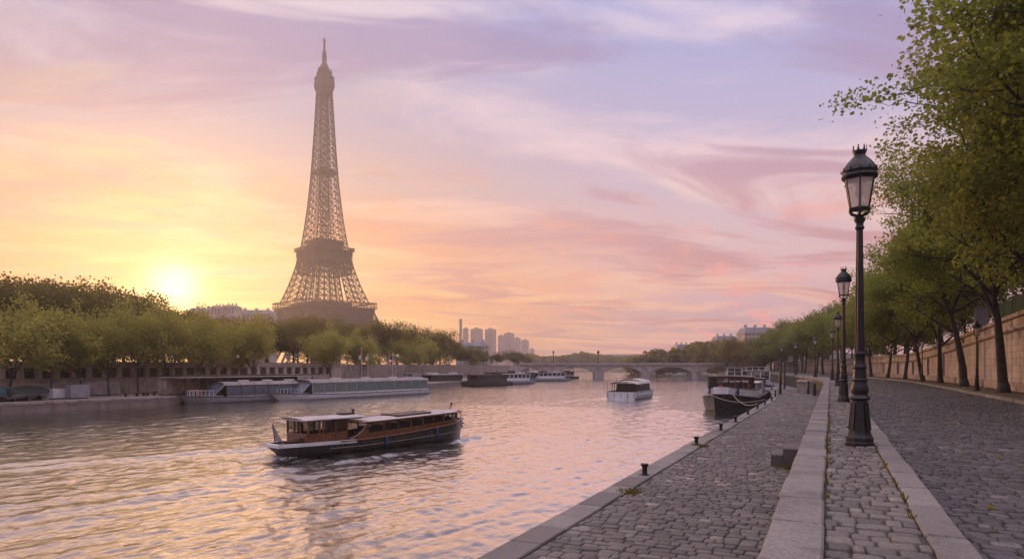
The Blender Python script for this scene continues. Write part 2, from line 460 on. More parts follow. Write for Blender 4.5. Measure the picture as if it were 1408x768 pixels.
LB_Y = [-60, 38, 60, 92, 110, 140, 163, 200, 240, 290, 360, 450, 700, 1000]
LB_X = [-80, -79, -78, -78, -80, -86, -92, -101, -112, -128, -152, -190, -320, -520]
def left_edge(y):
    return float(np.interp(y, LB_Y, LB_X))

def sweep(name, sect, m, ys=YS, kind='structure', smooth=False, label=None, parent=None):
    """sect: function y -> list of (x offset, z), swept along the right bank's bend"""
    rings = [[(bend(y) + x, y, z) for x, z in sect(y)] for y in ys]
    b = MB(); b.loft(rings)
    o = b.build(name, m, parent, smooth)
    if kind: o['kind'] = kind
    return o

# base sheets
b = MB(); b.add([(-1640, -210, -7), (550, -210, -7), (550, 1410, -7), (-1640, 1410, -7)], [(0, 1, 2, 3)])
b.build('ground', M['ground'])['kind'] = 'structure'
sweep('quay_bed', lambda y: [(-5.9, -7), (-5.9, ZQ - 0.02), (-5.5, ZQ - .02), (-5.5, ZQ - 0.034), (-.5, ZQ - 0.034)], M['joint'])
sweep('strip_bed', lambda y: [(-.49, ZQ - 0.6), (-.49, -.04), (-.1, -.03), (-.1, -.03), (.84, -.03), (.84, -.03), (1.1, -.03), (1.1, -.3)], M['joint'])
sweep('road_bed', lambda y: [(1.1, ZR - .03), (7.85, ZR - .03)], M['joint'])
sweep('verge', lambda y: [(8.1, -.4), (8.1, -.03), (8.6, .0), (9.4, .03), (10.6, .02)], M['earth'])
sweep('upper_terrace', lambda y: [(11.0, wall_h(y) - .1), (16, wall_h(y) + .3), (40, wall_h(y) + 2), (400, wall_h(y) + 12)], M['ground'])

# ---- stones: one mesh for each paved surface -------------------------------------------------
def stone_field(name, m, x0, x1, rows, wid, gap, z, seed, rough_z=0.008, tilt=0.02, wj=0.18, crown=0.012, curve=True, round_=0.32, skew=0.0, depth=0.06):
    """rows: list of (y, row length). each stone is a rounded, slightly domed block"""
    rg = np.random.default_rng(seed)
    V, F, A = [], [], []
    nv = 0
    octo = np.array([[-1, -.55], [-.55, -1], [.55, -1], [1, -.55], [1, .55], [.55, 1], [-.55, 1], [-1, .55]])
    sq = np.array([[-1, -.9], [-.9, -1], [.9, -1], [1, -.9], [1, .9], [.9, 1], [-.9, 1], [-1, .9]])
    base_oct = sq * (1 - round_) + octo * round_
    fq = []
    for k in range(8):
        a, b_ = k, (k + 1) % 8
        fq += [(a, b_, 8 + b_, 8 + a), (8 + a, 8 + b_, 16 + b_, 16 + a)]
    for k in (0, 2, 4, 6):
        fq.append((16 + k, 16 + (k + 1) % 8, 16 + (k + 2) % 8, 24))
    fq = np.array(fq)
    for i, (y, ln) in enumerate(rows):
        x = x0 - rg.random() * wid * .9
        sh = bend(y) if curve else 0
        while x < x1:
            wd = wid * (1 + wj * rg.normal()); wd = min(max(wd, wid * .55), wid * 1.6)
            xa, xb = max(x, x0), min(x + wd, x1)
            x += wd
            if xb - xa < wid * .3: continue
            hw, hl = (xb - xa - gap) / 2, (ln - gap) / 2
            P = base_oct * (1 + rg.normal(0, .045, (8, 2)))
            cx, cy = (xa + xb) / 2 + sh + rg.normal(0, gap * .25), y + rg.normal(0, gap * .3) + skew * ((xa + xb) / 2 - x0)
            zz = z + rg.normal(0, rough_z)
            tx, ty = rg.normal(0, tilt, 2)
            px, py = P[:, 0] * hw, P[:, 1] * hl
            e = min(0.024, hw * .2, hl * .2)
            r1x, r1y = px, py
            r2x, r2y = P[:, 0] * (hw - e), P[:, 1] * (hl - e)
            ring0 = np.stack([cx + r1x, cy + r1y, np.full(8, z - depth)], 1)
            ring1 = np.stack([cx + r1x * .985, cy + r1y * .985, zz - crown - .004 + tx * px + ty * py], 1)
            ring2 = np.stack([cx + r2x, cy + r2y, zz - crown * .25 + tx * px + ty * py], 1)
            c = np.array([[cx, cy, zz + crown * .3]])
            V += [ring0, ring1, ring2, c]; F.append(fq + nv); nv += 25
            A += [rg.random()] * len(fq)
    return fast_mesh(name, np.concatenate(V), np.concatenate(F), m, None, True, A)

def row_list(y0, y1, pitch, rg, j=0.12):
    out, y = [], y0
    while y < y1:
        p = pitch * (1 + j * rg.normal()) if not callable(pitch) else pitch(y) * (1 + j * rg.normal())
        out.append((y + p / 2, p)); y += p
    return out
rg = np.random.default_rng(3)
o = stone_field('lower_quay', M['cob_quay'], -5.2, -.55, row_list(9, 112, lambda y: .29 if y < 45 else .5, rg), .32, .022, ZQ, 11, .007, .018, .26, .005, round_=.32)
o['kind'] = 'structure'
o = stone_field('lamp_strip_paving', M['cob_strip'], -.06, .80, row_list(3, 75, lambda y: .23 if y < 30 else .4, rg), .20, .018, 0, 12, .006, .022, .28, .006, round_=.3)
o['kind'] = 'structure'
o = stone_field('cobbled_road', M['cob_road'], 1.15, 7.8, row_list(3, 100, lambda y: .18 if y < 22 else (.25 if y < 45 else .5), rg), .185, .016, ZR, 13, .007, .028, .24, .007, round_=.35)
o['kind'] = 'structure'

# far continuations of the three pavings as plain sheets, under the last stones
def far_sheet(name, x0, x1, y0, z, m):
    ys = [y0] + [y for y in YS if y > y0]
    sweep(name, lambda y: [(x0, z), (x1, z)], m, ys)
M['far_quay'] = mat('far quay setts', (0.16, 0.14, 0.145), 0.6, 0, 0.12, 0.8, 0.6, 3, coord='Generated')
M['far_road'] = mat('far road setts', (0.12, 0.105, 0.112), 0.55, 0, 0.12, 0.8, 0.6, 3, coord='Generated')
far_sheet('lower_quay_beyond', -5.2, -.5, 111.5, ZQ, M['far_quay'])
far_sheet('lamp_strip_beyond', -.1, .82, 74.5, -.004, M['far_quay'])
far_sheet('road_beyond', 1.1, 7.85, 99.5, ZR - .004, M['far_road'])

# ---- long stones: quay edge, coping, kerbs -------------------------------------------------
def slab_run(name, m, x0, x1, y0, y1, zt, zb, lmin, lmax, seed, kind='structure', bev=.022, gap=.02):
    rg = np.random.default_rng(seed); V, F, A = [], [], []; y = y0; n = 0
    fq = np.array([(0, 1, 5, 4), (1, 2, 6, 5), (2, 3, 7, 6), (3, 0, 4, 7), (4, 5, 9, 8), (5, 6, 10, 9), (6, 7, 11, 10), (7, 4, 8, 11), (8, 9, 10, 11)])
    while y < y1:
        L = rg.uniform(lmin, lmax)
        ya, yb = y + gap / 2, y + L - gap / 2
        dz = rg.normal(0, .006); jx = rg.normal(0, .008, 2)
        ring = lambda i, z: [(bend(ya) + x0 + i + jx[0], ya + i, z), (bend(ya) + x1 - i + jx[1], ya + i, z), (bend(yb) + x1 - i + jx[1], yb - i, z), (bend(yb) + x0 + i + jx[0], yb - i, z)]
        V += ring(0, zb) + ring(0, zt - bev + dz) + ring(bev, zt + dz)
        F.append(fq + n); n += 12; A += [rg.random()] * 9; y += L
    o = fast_mesh(name, V, np.concatenate(F), m, None, False, A)
    if kind: o['kind'] = kind
    return o
slab_run('quay_edge_stones', M['granite'], -5.93, -5.23, -6, 300, ZQ + .035, ZQ - .5, 1.1, 1.9, 21)
slab_run('coping_stones', M['granite'], -.545, -.07, -6, 300, .055, -.3, .95, 1.5, 22)
slab_run('kerb_stones', M['granite'], .81, 1.14, -6, 300, .025, -.3, 1.0, 1.6, 23)
slab_run('far_kerb_stones', M['granite'], 7.82, 8.14, -6, 300, .02, -.3, 1.0, 1.5, 24)

# ---------------------------------------------------------------- water: a displaced sheet
def axis(*segs):
    out = []
    for a, b_, s in segs: out.append(np.arange(a, b_, s))
    return np.concatenate(out + [[segs[-1][1]]])
gx = -axis((4.5, 34, .11), (34, 56, .2), (56, 135, .6), (135, 560, 9))[::-1]
gy = axis((4, 44, .11), (44, 75, .22), (75, 130, .6), (130, 330, 1.6), (330, 1000, 12))
X, Y = np.meshgrid(gx, gy, indexing='xy')
dxs = np.gradient(gx)[None, :] + 0 * X; dys = np.gradient(gy)[:, None] + 0 * X
res = np.maximum(dxs, dys)
rw = np.random.default_rng(5)
Z = np.zeros_like(X)
wind = R(205)
for i in range(170):
    lam = 0.38 * (4.2 / 0.38) ** (rw.random() ** 1.35)
    th = wind + rw.normal(0, .7)
    k = 2 * math.pi / lam
    amp = 0.0034 * lam ** 0.62 * rw.uniform(.5, 1.2)
    fade = np.clip((lam / res - 2.6) / 2.5, 0, 1)
    ph = k * (X * math.cos(th) + Y * math.sin(th)) + rw.uniform(0, 6.28)
    gk = k / 6; gth = th + rw.normal(0, .9)
    grp = .55 + .45 * np.sin(gk * (X * math.cos(gth) + Y * math.sin(gth)) + rw.uniform(0, 6.28))
    Z += amp * fade * grp * np.sin(ph + .75 * np.sin(ph))
# wakes: (bow x, bow y, heading, length, strength)
FOAM = np.zeros_like(X)
def wake(x0, y0, hd, L, B, amp, reach, half=.34):
    global Z, FOAM
    ux, uy = math.sin(hd), math.cos(hd)          # heading
    a = -((X - x0) * ux + (Y - y0) * uy)          # distance astern of the bow
    c = (X - x0) * uy - (Y - y0) * ux             # offset to starboard
    ac = np.abs(c)
    arm = ac - (a * half * .62 + B * .45)                 # distance outside the diverging arm
    on = (a > -.4) & (a < reach)
    env = np.exp(-(arm / (0.7 + a * .055)) ** 2) * np.exp(-np.clip(a, 0, None) / (reach * .5)) * on
    arm_phase = (arm + .22 * a) * 2.6
    Z += amp * env * np.cos(arm_phase)
    inside = np.clip(1 - ac / np.maximum(a * half * .62 + B * .5, .1), 0, 1) ** .5 * on * (a > L * .75)
    tr = np.exp(-np.clip(a - L, 0, None) / (reach * .45))
    Z += amp * .45 * inside * tr * np.cos(a * 2.2 + ac * .8) * np.clip(2.5 / np.maximum(a - L + 2, 1), .25, 1)
    hullside = np.exp(-((ac - B * .52) / .28) ** 2) * ((a > .0) & (a < L)) * np.exp(-np.clip(a, 0, None) / (L * .55))
    bow = np.exp(-(((a - .2) / 1.1) ** 2 + (ac / (B * .42)) ** 2))
    stern = np.exp(-((a - L) / 2.2) ** 2) * np.exp(-(ac / (B * .5)) ** 2)
    trail = np.exp(-(ac / (B * .45 + .05 * np.clip(a - L, 0, None))) ** 2) * (a > L) * np.exp(-np.clip(a - L, 0, None) / 20)
    armf = env * np.clip(1 - a / (reach * .6), 0, 1)
    FOAM = np.maximum(FOAM, np.clip(hullside * .52 + bow * .85 + stern * .55 + trail * .5 + armf * .16, 0, 1))
HB = math.atan2(3.4, 13.2)
wake(-23.6, 40.4, HB, 13.6, 3.2, .14, 60)
wake(-28.3, 108, -.02, 12.8, 5.0, .09, 55, .30)
nx, ny = len(gx), len(gy)
idx = np.arange(nx * ny).reshape(ny, nx)
F = np.stack([idx[:-1, :-1], idx[:-1, 1:], idx[1:, 1:], idx[1:, :-1]], -1).reshape(-1, 4)
Vw = np.stack([X, Y, ZW + Z], -1).reshape(-1, 3)
mw = bpy.data.materials.new('river water'); mw.use_nodes = True
nt = mw.node_tree; t = NT(nt); pb = nt.nodes['Principled BSDF']; L_ = nt.links
pos = t.geo()
st = t.v('MULTIPLY', pos, (1.0, 0.8, 1))
h1 = t.noise(st, 3.4, 5, 0.6, .4)
h2 = t.noise(st, .9, 4, 0.55, .5)
dist_ = t.v('LENGTH', t.v('SUBTRACT', pos, (0, 0, 1.6)), out=1)
bs = t.bump(t.m('ADD', t.m('MULTIPLY', h1, t.mr(dist_, 15, 60, .022, .035, False)), t.m('MULTIPLY', h2, t.mr(dist_, 22, 90, .02, .16, False))), 1.0, 1.0)
foam = t.attr('foam')
fm = t.m('MULTIPLY', t.mr(t.m('ADD', foam, t.m('MULTIPLY', t.m('SUBTRACT', t.noise(pos, 4.5, 9, .8), .5), 2.6)), .45, .95), t.mr(foam, 0.05, .45, 0, .85))
L_.new(t.mix(fm, (0.020, 0.026, 0.016, 1), (0.55, 0.52, 0.50, 1)), pb.inputs['Base Color'])
pb.inputs['Roughness'].default_value = .5; pb.inputs['Specular IOR Level'].default_value = 0.0
L_.new(bs, pb.inputs['Normal'])
gl = nt.nodes.new('ShaderNodeBsdfGlossy'); gl.inputs['Roughness'].default_value = .02; gl.inputs['Color'].default_value = (.98, .97, .96, 1); L_.new(bs, gl.inputs['Normal'])
fr = nt.nodes.new('ShaderNodeFresnel'); fr.inputs['IOR'].default_value = 1.75; L_.new(bs, fr.inputs['Normal'])
mx = nt.nodes.new('ShaderNodeMixShader')
L_.new(t.m('MULTIPLY', t.mr(fr.outputs[0], .085, .36, .02, .98, False), t.m('SUBTRACT', 1.0, fm)), mx.inputs[0])
L_.new(pb.outputs[0], mx.inputs[1]); L_.new(gl.outputs[0], mx.inputs[2]); L_.new(mx.outputs[0], nt.nodes['Material Output'].inputs[0])
wo_ = fast_mesh('river_water', Vw, F, mw, None, True)
at = wo_.data.attributes.new('foam', 'FLOAT', 'POINT'); at.data.foreach_set('value', FOAM.ravel().astype(np.float32))
wo_['kind'] = 'structure'

# ---------------------------------------------------------------- far bank
yl = [-60, 20, 38, 60, 75, 92, 110, 125, 140, 163, 200, 240, 290, 360, 450, 700, 1000]
def lsweep(name, sect, m, ys=yl, kind='structure'):
    rings = [[(left_edge(y) + x, y, z) for x, z in sect(y)] for y in ys]
    b = MB(); b.loft(rings); o = b.build(name, m)
    if kind: o['kind'] = kind
    return o
ZL = -2.4
M['far_bank_wall'] = ashlar_mat('far quay wall', (0.24, 0.19, 0.165), (0.30, 0.24, 0.21), (0.14, 0.11, 0.10), 1.5, .5, 'Y', .85, .8)
lsweep('far_quay_wall', lambda y: [(0, -7), (0, ZL + .0)], M['far_bank_wall'])
lsweep('far_quay_edge', lambda y: [(.06, ZL - .22), (.06, ZL + .06), (-.7, ZL + .06), (-.7, ZL)], M['trim_stone'])
M['far_quay_pave'] = mat('far quay paving', (0.26, 0.22, 0.205), .8, 0, .12, 60, .3, 90, coord='Generated')
lsweep('far_quay_paving', lambda y: [(-.69, ZL + .01), (-14.2, ZL + .03)], M['far_quay_pave'])
lsweep('far_bank_ground', lambda y: [(-14.2, ZL - .5), (-14.25, 1.85), (-60, 2.0), (-400, 2.2), (-1000, 2.6)], M['ground'])
# hills on the horizon
def hill(name, cx, cy, rx, ry, h, seed, n=26, m=None):
    rgx = np.random.default_rng(seed); b = MB(); rings = []
    for i in range(9):
        tt = i / 8; rr = 1 - tt ** 1.4; ring = []
        for k in range(n):
            a = 2 * math.pi * k / n
            q = 1 + .10 * math.sin(3 * a + seed) + .06 * math.sin(7 * a + 2 * seed)
            ring.append((cx + rx * rr * q * math.cos(a), cy + ry * rr * q * math.sin(a), -6 + (h + 6) * (math.sin(tt * math.pi / 2) ** 1.3) * (1 + .03 * rgx.normal())))
        rings.append(ring)
    b.loft(rings, closed=True, caps=True)
    o = b.build(name, m or M['ground'], smooth=True); o['kind'] = 'structure'; return o
hill('hills', -420, 1270, 420, 120, 24, 1)
hill('hills', -60, 640, 150, 150, 17, 2)
hill('hills', 170, 430, 150, 190, 20, 3)
# ---------------------------------------------------------------- iron tower
TD = 661.0
def at_px(u, depth, z=0.0):
    """ground point at a given bearing (as tan of the angle off the view axis) and distance"""
    tq = (u - 704) / 900
    return Vector((depth * (-SY + CY * tq), depth * (CY + SY * tq), z))

def make_tower():
    base = at_px(446, TD, 2.0)
    # face turned so that one side shows wide and the other narrow
    view = math.atan2(base.x, base.y)
    root = empty('lattice_tower', base, -view + R(27.5), 'tall iron lattice tower tapering to an antenna, rising behind the park trees', 'tower')
    zs = [0, 20, 40, 57, 64, 80, 96, 112, 122, 140, 160, 180, 200, 225, 250, 276]
    hw = [62, 50, 40.5, 34.2, 31.5, 26, 21.5, 18.2, 16.6, 14.2, 12.2, 10.5, 9.2, 7.9, 6.7, 5.6]
    lw = [25, 21, 18, 16, 14.5, 12, 10, 8.6, 7.9, 6.8, 5.7, 4.9, 4.3, 3.7, 3.2, 2.8]
    W = lambda z: float(np.interp(z, zs, hw)); LW = lambda z: float(np.interp(z, zs, lw))
    def column(b, sx, sy, z0, z1, n, th):
        """one square lattice leg between two heights"""
        lv = [z0 + (z1 - z0) * i / n for i in range(n + 1)]
        def cor(z):
            o, i = W(z), W(z) - LW(z)
            return [Vector((sx * o, sy * o, z)), Vector((sx * i, sy * o, z)), Vector((sx * i, sy * i, z)), Vector((sx * o, sy * i, z))]
        for a, c in zip(lv, lv[1:]):
            A, B_ = cor(a), cor(c)
            for k in range(4):
                b.bar(A[k], B_[k], th * 1.5)
                k2 = (k + 1) % 4
                b.bar(A[k], B_[k2], th * .72); b.bar(A[k2], B_[k], th * .72)
                b.bar(A[k], A[k2], th * .8)
    for sx in (-1, 1):
        for sy in (-1, 1):
            b = MB()
            column(b, sx, sy, 0, 55, 6, 1.0)
            column(b, sx, sy, 62, 111, 8, .72)
            b.build('leg', M['tower'], root)
    # arches between the feet
    for k in range(4):
        b = MB(); a0 = k * math.pi / 2; c_, s_ = math.cos(a0), math.sin(a0)
        P = lambda x, y, z: (x * c_ - y * s_, x * s_ + y * c_, z)
        n = 18
        pts = []
        for i in range(n + 1):
            an = math.pi * i / n
            z = 6 + 41 * math.sin(an) ** .9; x = -40 * math.cos(an) * 1.0
            x = max(-(W(z) - LW(z) * .7), min(W(z) - LW(z) * .7, x))
            pts.append((x, -W(z) + .8, z))
        for i in range(n):
            p, q = pts[i], pts[i + 1]
            b.bar(P(*p), P(*q), 1.6)
            b.bar(P(p[0], p[1], p[2] - 3.5), P(q[0], q[1], q[2] - 3.5), 1.2)
            b.bar(P(*p), P(q[0], q[1], q[2] - 3.5), .5); b.bar(P(p[0], p[1], p[2] - 3.5), P(*q), .5)
        b.build('arch', M['tower'], root)
    # first gallery: frieze wall, deck, balustrade of posts with a rail
    def gallery(name, h, z0, z1, zr, over, posts):
        b = MB()
        b.loft([[(x * h * .955, y * h * .955, z0) for x, y in ((-1, -1), (1, -1), (1, 1), (-1, 1))],
                [(x * h * .985, y * h * .985, z1) for x, y in ((-1, -1), (1, -1), (1, 1), (-1, 1))]], closed=True)
        b.bx(-h - over, h + over, -h - over, h + over, z1, z1 + .9)
        b.bx(-h * .97, h * .97, -h * .97, h * .97, z0 - .6, z0)
        g = b.build(name, M['tower_d'], root)
        b = MB()
        for k in range(4):
            a0 = k * math.pi / 2; c_, s_ = math.cos(a0), math.sin(a0)
            P = lambda x, y, z: (x * c_ - y * s_, x * s_ + y * c_, z)
            e = h + over - .4
            for i in range(posts + 1):
                x = -e + 2 * e * i / posts
                b.bar(P(x, -e, z1 + .9), P(x, -e, zr), .42)
                if i < posts:
                    b.bar(P(x, -h * .96, z0), P(x + e / posts, -h * .992, z1), .35)
            b.bar(P(-e, -e, zr), P(e, -e, zr), .9); b.bar(P(-e, -e, z1 + 2.2), P(e, -e, z1 + 2.2), .3)
        b.build('balustrade', M['tower'], g)
        return g
    g = gallery('first_gallery', 36.6, 46.5, 56.8, 62.5, 1.4, 26)
    b = MB()
    for sx, sy in ((-1, 0), (1, 0), (0, -1), (0, 1)):      # lattice girder below the first gallery
        for i in range(24):
            x0 = -36 + 3 * i; x1 = x0 + 3
            P = (lambda x, z: (x, sy * 37.2, z)) if sx == 0 else (lambda x, z: (sx * 37.2, x, z))
            b.bar(P(x0, 39.5), P(x1, 46), .7); b.bar(P(x1, 39.5), P(x0, 46), .7); b.bar(P(x0, 39.5), P(x1, 39.5), .8)
    b.build('girder', M['tower'], root)
    b = MB(); b.bx(-20, 20, -20, 20, 57.8, 63.5); b.build('pavilion', M['tower_d'], root)
    g = gallery('second_gallery', 20.4, 104.5, 114.6, 117.6, 1.6, 18)
    b = MB()
    for k in range(4):                                    # trusses under the second gallery
        a0 = k * math.pi / 2; c_, s_ = math.cos(a0), math.sin(a0)
        P = lambda x, y, z: (x * c_ - y * s_, x * s_ + y * c_, z)
        for z0, z1 in ((92, 98), (98, 104)):
            for i in range(10):
                h = 20.2; x0 = -h + i * 2 * h / 10; x1 = x0 + 2 * h / 10
                b.bar(P(x0, -h, z0), P(x1, -h, z1), .6); b.bar(P(x1, -h, z0), P(x0, -h, z1), .6); b.bar(P(x0, -h, z0), P(x1, -h, z0), .8)
    b.build('girder', M['tower'], root)
    b = MB(); b.bx(-13.5, 13.5, -13.5, 13.5, 115.5, 124.5); b.bx(-14.5, 14.5, -14.5, 14.5, 124.5, 125.6); b.build('pavilion', M['tower_d'], root)
    # lift rails seen between the legs from the first to the second gallery
    b = MB()
    for x in (-9, -4.5, 0, 4.5, 9):
        for y in (-9, 9):
            b.bar((x * 1.6, y * 1.6, 58), (x, y, 105), .6)
            b.bar((y * 1.6, x * 1.6, 58), (y, x, 105), .6)
    b.build('lift_rails', M['tower'], root)
    # upper shaft
    b = MB(); lv = list(np.linspace(116, 276, 23))
    for a, c in zip(lv, lv[1:]):
        for k in range(4):
            a0 = k * math.pi / 2; c_, s_ = math.cos(a0), math.sin(a0)
            P = lambda x, y, z: Vector((x * c_ - y * s_, x * s_ + y * c_, z))
            wa, wc, la, lc = W(a), W(c), LW(a), LW(c)
            for sg in (-1, 1):
                b.bar(P(sg * wa, -wa, a), P(sg * wc, -wc, c), .9)
                b.bar(P(sg * (wa - la), -wa, a), P(sg * (wc - lc), -wc, c), .5)
                b.bar(P(sg * wa, -wa, a), P(sg * (wc - lc), -wc, c), .46)
                b.bar(P(sg * (wa - la), -wa, a), P(sg * wc, -wc, c), .46)
            b.bar(P(-(wa - la), -wa, a), P(wc - lc, -wc, c), .5); b.bar(P(wa - la, -wa, a), P(-(wc - lc), -wc, c), .5)
            b.bar(P(-wa, -wa, a), P(wa, -wa, a), .6)
    b.build('shaft', M['tower'], root)
    b = MB()
    for sx in (-1, 1):
        for sy in (-1, 1): b.bar((sx * 3.2, sy * 3.2, 116), (sx * 2.4, sy * 2.4, 277), .65)
    for i, z in enumerate(np.arange(118, 272, 5.0)):
        for s1_ in (-1, 1):
            b.bar((-3, s1_ * 3, z), (3, s1_ * 3, z + 5.0), .45); b.bar((3, s1_ * 3, z), (-3, s1_ * 3, z + 5.0), .45)
            b.bar((s1_ * 3, -3, z), (s1_ * 3, 3, z + 5.0), .6); b.bar((s1_ * 3, 3, z), (s1_ * 3, -3, z + 5.0), .6)
    b.build('lift_column', M['tower_d'], root)
    b = MB(); b.bx(-9.5, 9.5, -9.5, 9.5, 193, 194.2); b.bx(-7, 7, -7, 7, 194.2, 198); b.build('landing', M['tower_d'], root)
    # summit
    b = MB()
    b.loft([[(x * h, y * h, z) for x, y in ((-1, -1), (1, -1), (1, 1), (-1, 1))] for h, z in ((5.2, 272), (7.2, 279.5), (7.4, 281), (7.4, 286), (6.9, 288), (7.2, 288.5), (7.2, 291), (5.8, 292), (5.6, 296))], closed=True, caps=True)
    b.build('summit_gallery', M['tower_d'], root)
    b = MB()
    b.lathe([(5.6, 296), (5.3, 298.5), (4.3, 301.5), (3.0, 304), (2.2, 306), (2.2, 312), (1.6, 317), (1.1, 318), (.9, 327), (.5, 327.5), (.4, 331)], 12)
    b.bar((-2.2, 0, 327), (2.2, 0, 327), .6); b.bar((0, -2.2, 327), (0, 2.2, 327), .6); b.bar((-1.4, 0, 329), (1.4, 0, 329), .5)
    rgx = np.random.default_rng(2)
    for i in range(26):
        a = rgx.uniform(0, 6.28); r = rgx.uniform(4, 7.2); z = rgx.uniform(291.5, 296)
        b.bar((r * math.cos(a), r * math.sin(a), z), (r * math.cos(a) * 1.06, r * math.sin(a) * 1.06, z + rgx.uniform(2, 6)), .5)
    for i in range(8):
        z = 306 + i * 1.4; b.bar((-2.6, 0, z), (2.6, 0, z), .35); b.bar((0, -2.6, z), (0, 2.6, z), .35)
    b.build('spire', M['tower_d'], root)
make_tower()

# ---------------------------------------------------------------- trees
def grow(seed, H, fork, R_, levels, nkids, r0, leafr, nleaf, size, lean=(0, 0), droop=0.0, sides=7, up=0.55, wid=1.0, flat=1.0, clusters=2):
    """returns trunk MB and (verts, faces, rnd) of the leaves"""
    rg = np.random.default_rng(seed); tb = MB(); tips = []
    def branch(p, dr, L, r, lv):
        pts = [p]; rad = [r]; n = 4 if lv == 0 else 3
        q, dd = p, dr
        for i in range(n):
            jit = Vector(rg.normal(0, .04 if lv == 0 else .10 + .07 * lv, 3))
            dd = (dd + jit + Vector((0, 0, (up * .22 if lv else 0) - droop * lv * .14))).normalized()
            q = q + dd * (L / n); pts.append(q); rad.append(r * (1 - .45 * (i + 1) / n))
        tb.tube(pts, rad, max(3, sides - 2 * lv), caps=False)
        if lv == levels:
            for i in range(clusters):
                tips.append(pts[-1 - (i % n)] + Vector(rg.normal(0, leafr * .35, 3)))
            return
        k = nkids[lv]
        a0 = rg.uniform(0, 6.28)
        for j in range(k):
            tt = 1.0 if (lv == 0) else (.35 + .65 * (j + 1) / k)
            if lv == 0 and j >= k - 2: tt = .62 + .2 * rg.random()
            f = tt * n; i = min(int(f), n - 1); bp = pts[i].lerp(pts[i + 1], f - i)
            a = a0 + j * 2.399 + rg.normal(0, .3)
            spread = rg.uniform(.55, 1.0) if lv == 0 else rg.uniform(.5, 1.15)
            if lv == 0 and j == 0: spread = .15
            ax = dd.orthogonal().normalized(); ay = dd.cross(ax)
            nd = (dd * math.cos(spread) + (ax * math.cos(a) + ay * math.sin(a)) * math.sin(spread))
            nd = Vector((nd.x * wid, nd.y * wid, nd.z * flat + .12)).normalized()
            LL = {0: (H - fork) * .52, 1: (H - fork) * .33, 2: (H - fork) * .2, 3: (H - fork) * .12}[lv] * rg.uniform(.75, 1.2)
            branch(bp, nd, LL, rad[min(i + 1, n)] * (.68 if lv == 0 else .58), lv + 1)
    tr = Vector((lean[0], lean[1], 1)).normalized()
    branch(Vector((0, 0, -.1)), tr, fork, r0, 0)
    # root flare
    tb.lathe([(r0 * 1.55, -.15), (r0 * 1.25, .15), (r0 * 1.0, .6)], max(6, sides), (0, 0, 0))
    n = len(tips); per = max(3, nleaf // n)
    Tp = np.repeat(np.array([list(t_) for t_ in tips]), per, 0); m = len(Tp)
    off = rg.normal(0, 1, (m, 3)) * leafr * np.array([1, 1, .72])
    off[:, 2] -= droop * np.abs(rg.normal(0, 1, m)) * leafr * 1.3
    cpos = Tp + off
    nrm = rg.normal(0, 1, (m, 3)) + np.array([0, 0, .55]); nrm /= np.linalg.norm(nrm, axis=1)[:, None]
    tv = np.cross(nrm, rg.normal(0, 1, (m, 3))); tv /= np.linalg.norm(tv, axis=1)[:, None] + 1e-9
    bv = np.cross(nrm, tv); sz = size * rg.uniform(.6, 1.35, (m, 1))
    V = np.stack([cpos + tv * sz * .5, cpos + bv * sz * .42 + nrm * sz * .08, cpos - tv * sz * .5, cpos - bv * sz * .42 + nrm * sz * .08], 1).reshape(-1, 3)
    F = np.arange(m * 4).reshape(-1, 4)
    clump = np.repeat(rg.random(n), per)
    rnd = np.clip(.55 * clump + .45 * rg.random(m), 0, 1)
    return tb, V, F, rnd

def tree_proto(name, leafmat, *a, **k):
    tb, V, F, rnd = grow(*a, **k)
    root = empty(name, (0, 0, 0))
    tb.build('trunk', M['bark'], root, True)
    fast_mesh('crown', V, F, leafmat, root, False, rnd)
    root['used'] = 0
    return root

def put_tree(proto, loc, rz, sc, label, cat='tree', group=None):
    if proto.get('used', 1) == 0:
        o = proto; o['used'] = 1
    else:
        o = copy_tree(proto)
    o.location = loc; o.rotation_euler = (0, 0, rz); o.scale = (sc[0], sc[0], sc[1]) if hasattr(sc, '__len__') else (sc, sc, sc)
    return tag(o, label, cat, group)

# hero plane trees on the verge
NA = tree_proto('plane_tree', M['leaf_near'], 41, 17, 6.0, 8, 3, (7, 7, 7), .29, .36, 70000, .14, lean=(-.025, .01), sides=12, clusters=2)
NB = tree_proto('plane_tree', M['leaf_near'], 47, 16, 6.2, 8, 3, (7, 7, 7), .27, .36, 62000, .14, lean=(-.03, .0), sides=12, clusters=2)
NE = tree_proto('plane_tree', M['leaf_near'], 43, 19, 8.6, 8, 3, (7, 7, 7), .30, .36, 78000, .145, lean=(-.03, .0), sides=12, clusters=2)
NC = tree_proto('plane_tree', M['leaf_mid'], 53, 15, 5.6, 7, 3, (5, 5, 4), .25, .70, 26000, .24, lean=(-.1, .02), sides=9)
ND = tree_proto('plane_tree', M['leaf_mid'], 59, 14, 5.0, 7, 3, (5, 5, 4), .23, .70, 24000, .24, lean=(-.12, 0), sides=9)
vx = 9.3
row = [(27.0, NE, 1.1, (1.27, 1.06)), (36.5, NA, .4, (1.1, 1.06)), (48, NA, 5.74, (.98, .98)), (61, NB, 5.2, (1.08, .95)), (73, NC, 1.0, (.95, .95)), (83, ND, .2, (.95, .95)), (93, NC, 2.2, (.9, .9)), (103, ND, 4.0, (.95, .92)),
       (113, NC, 5.0, (.92, .9)), (123, ND, 2.9, (.95, .9)), (134, NC, .7, (.95, .9))]
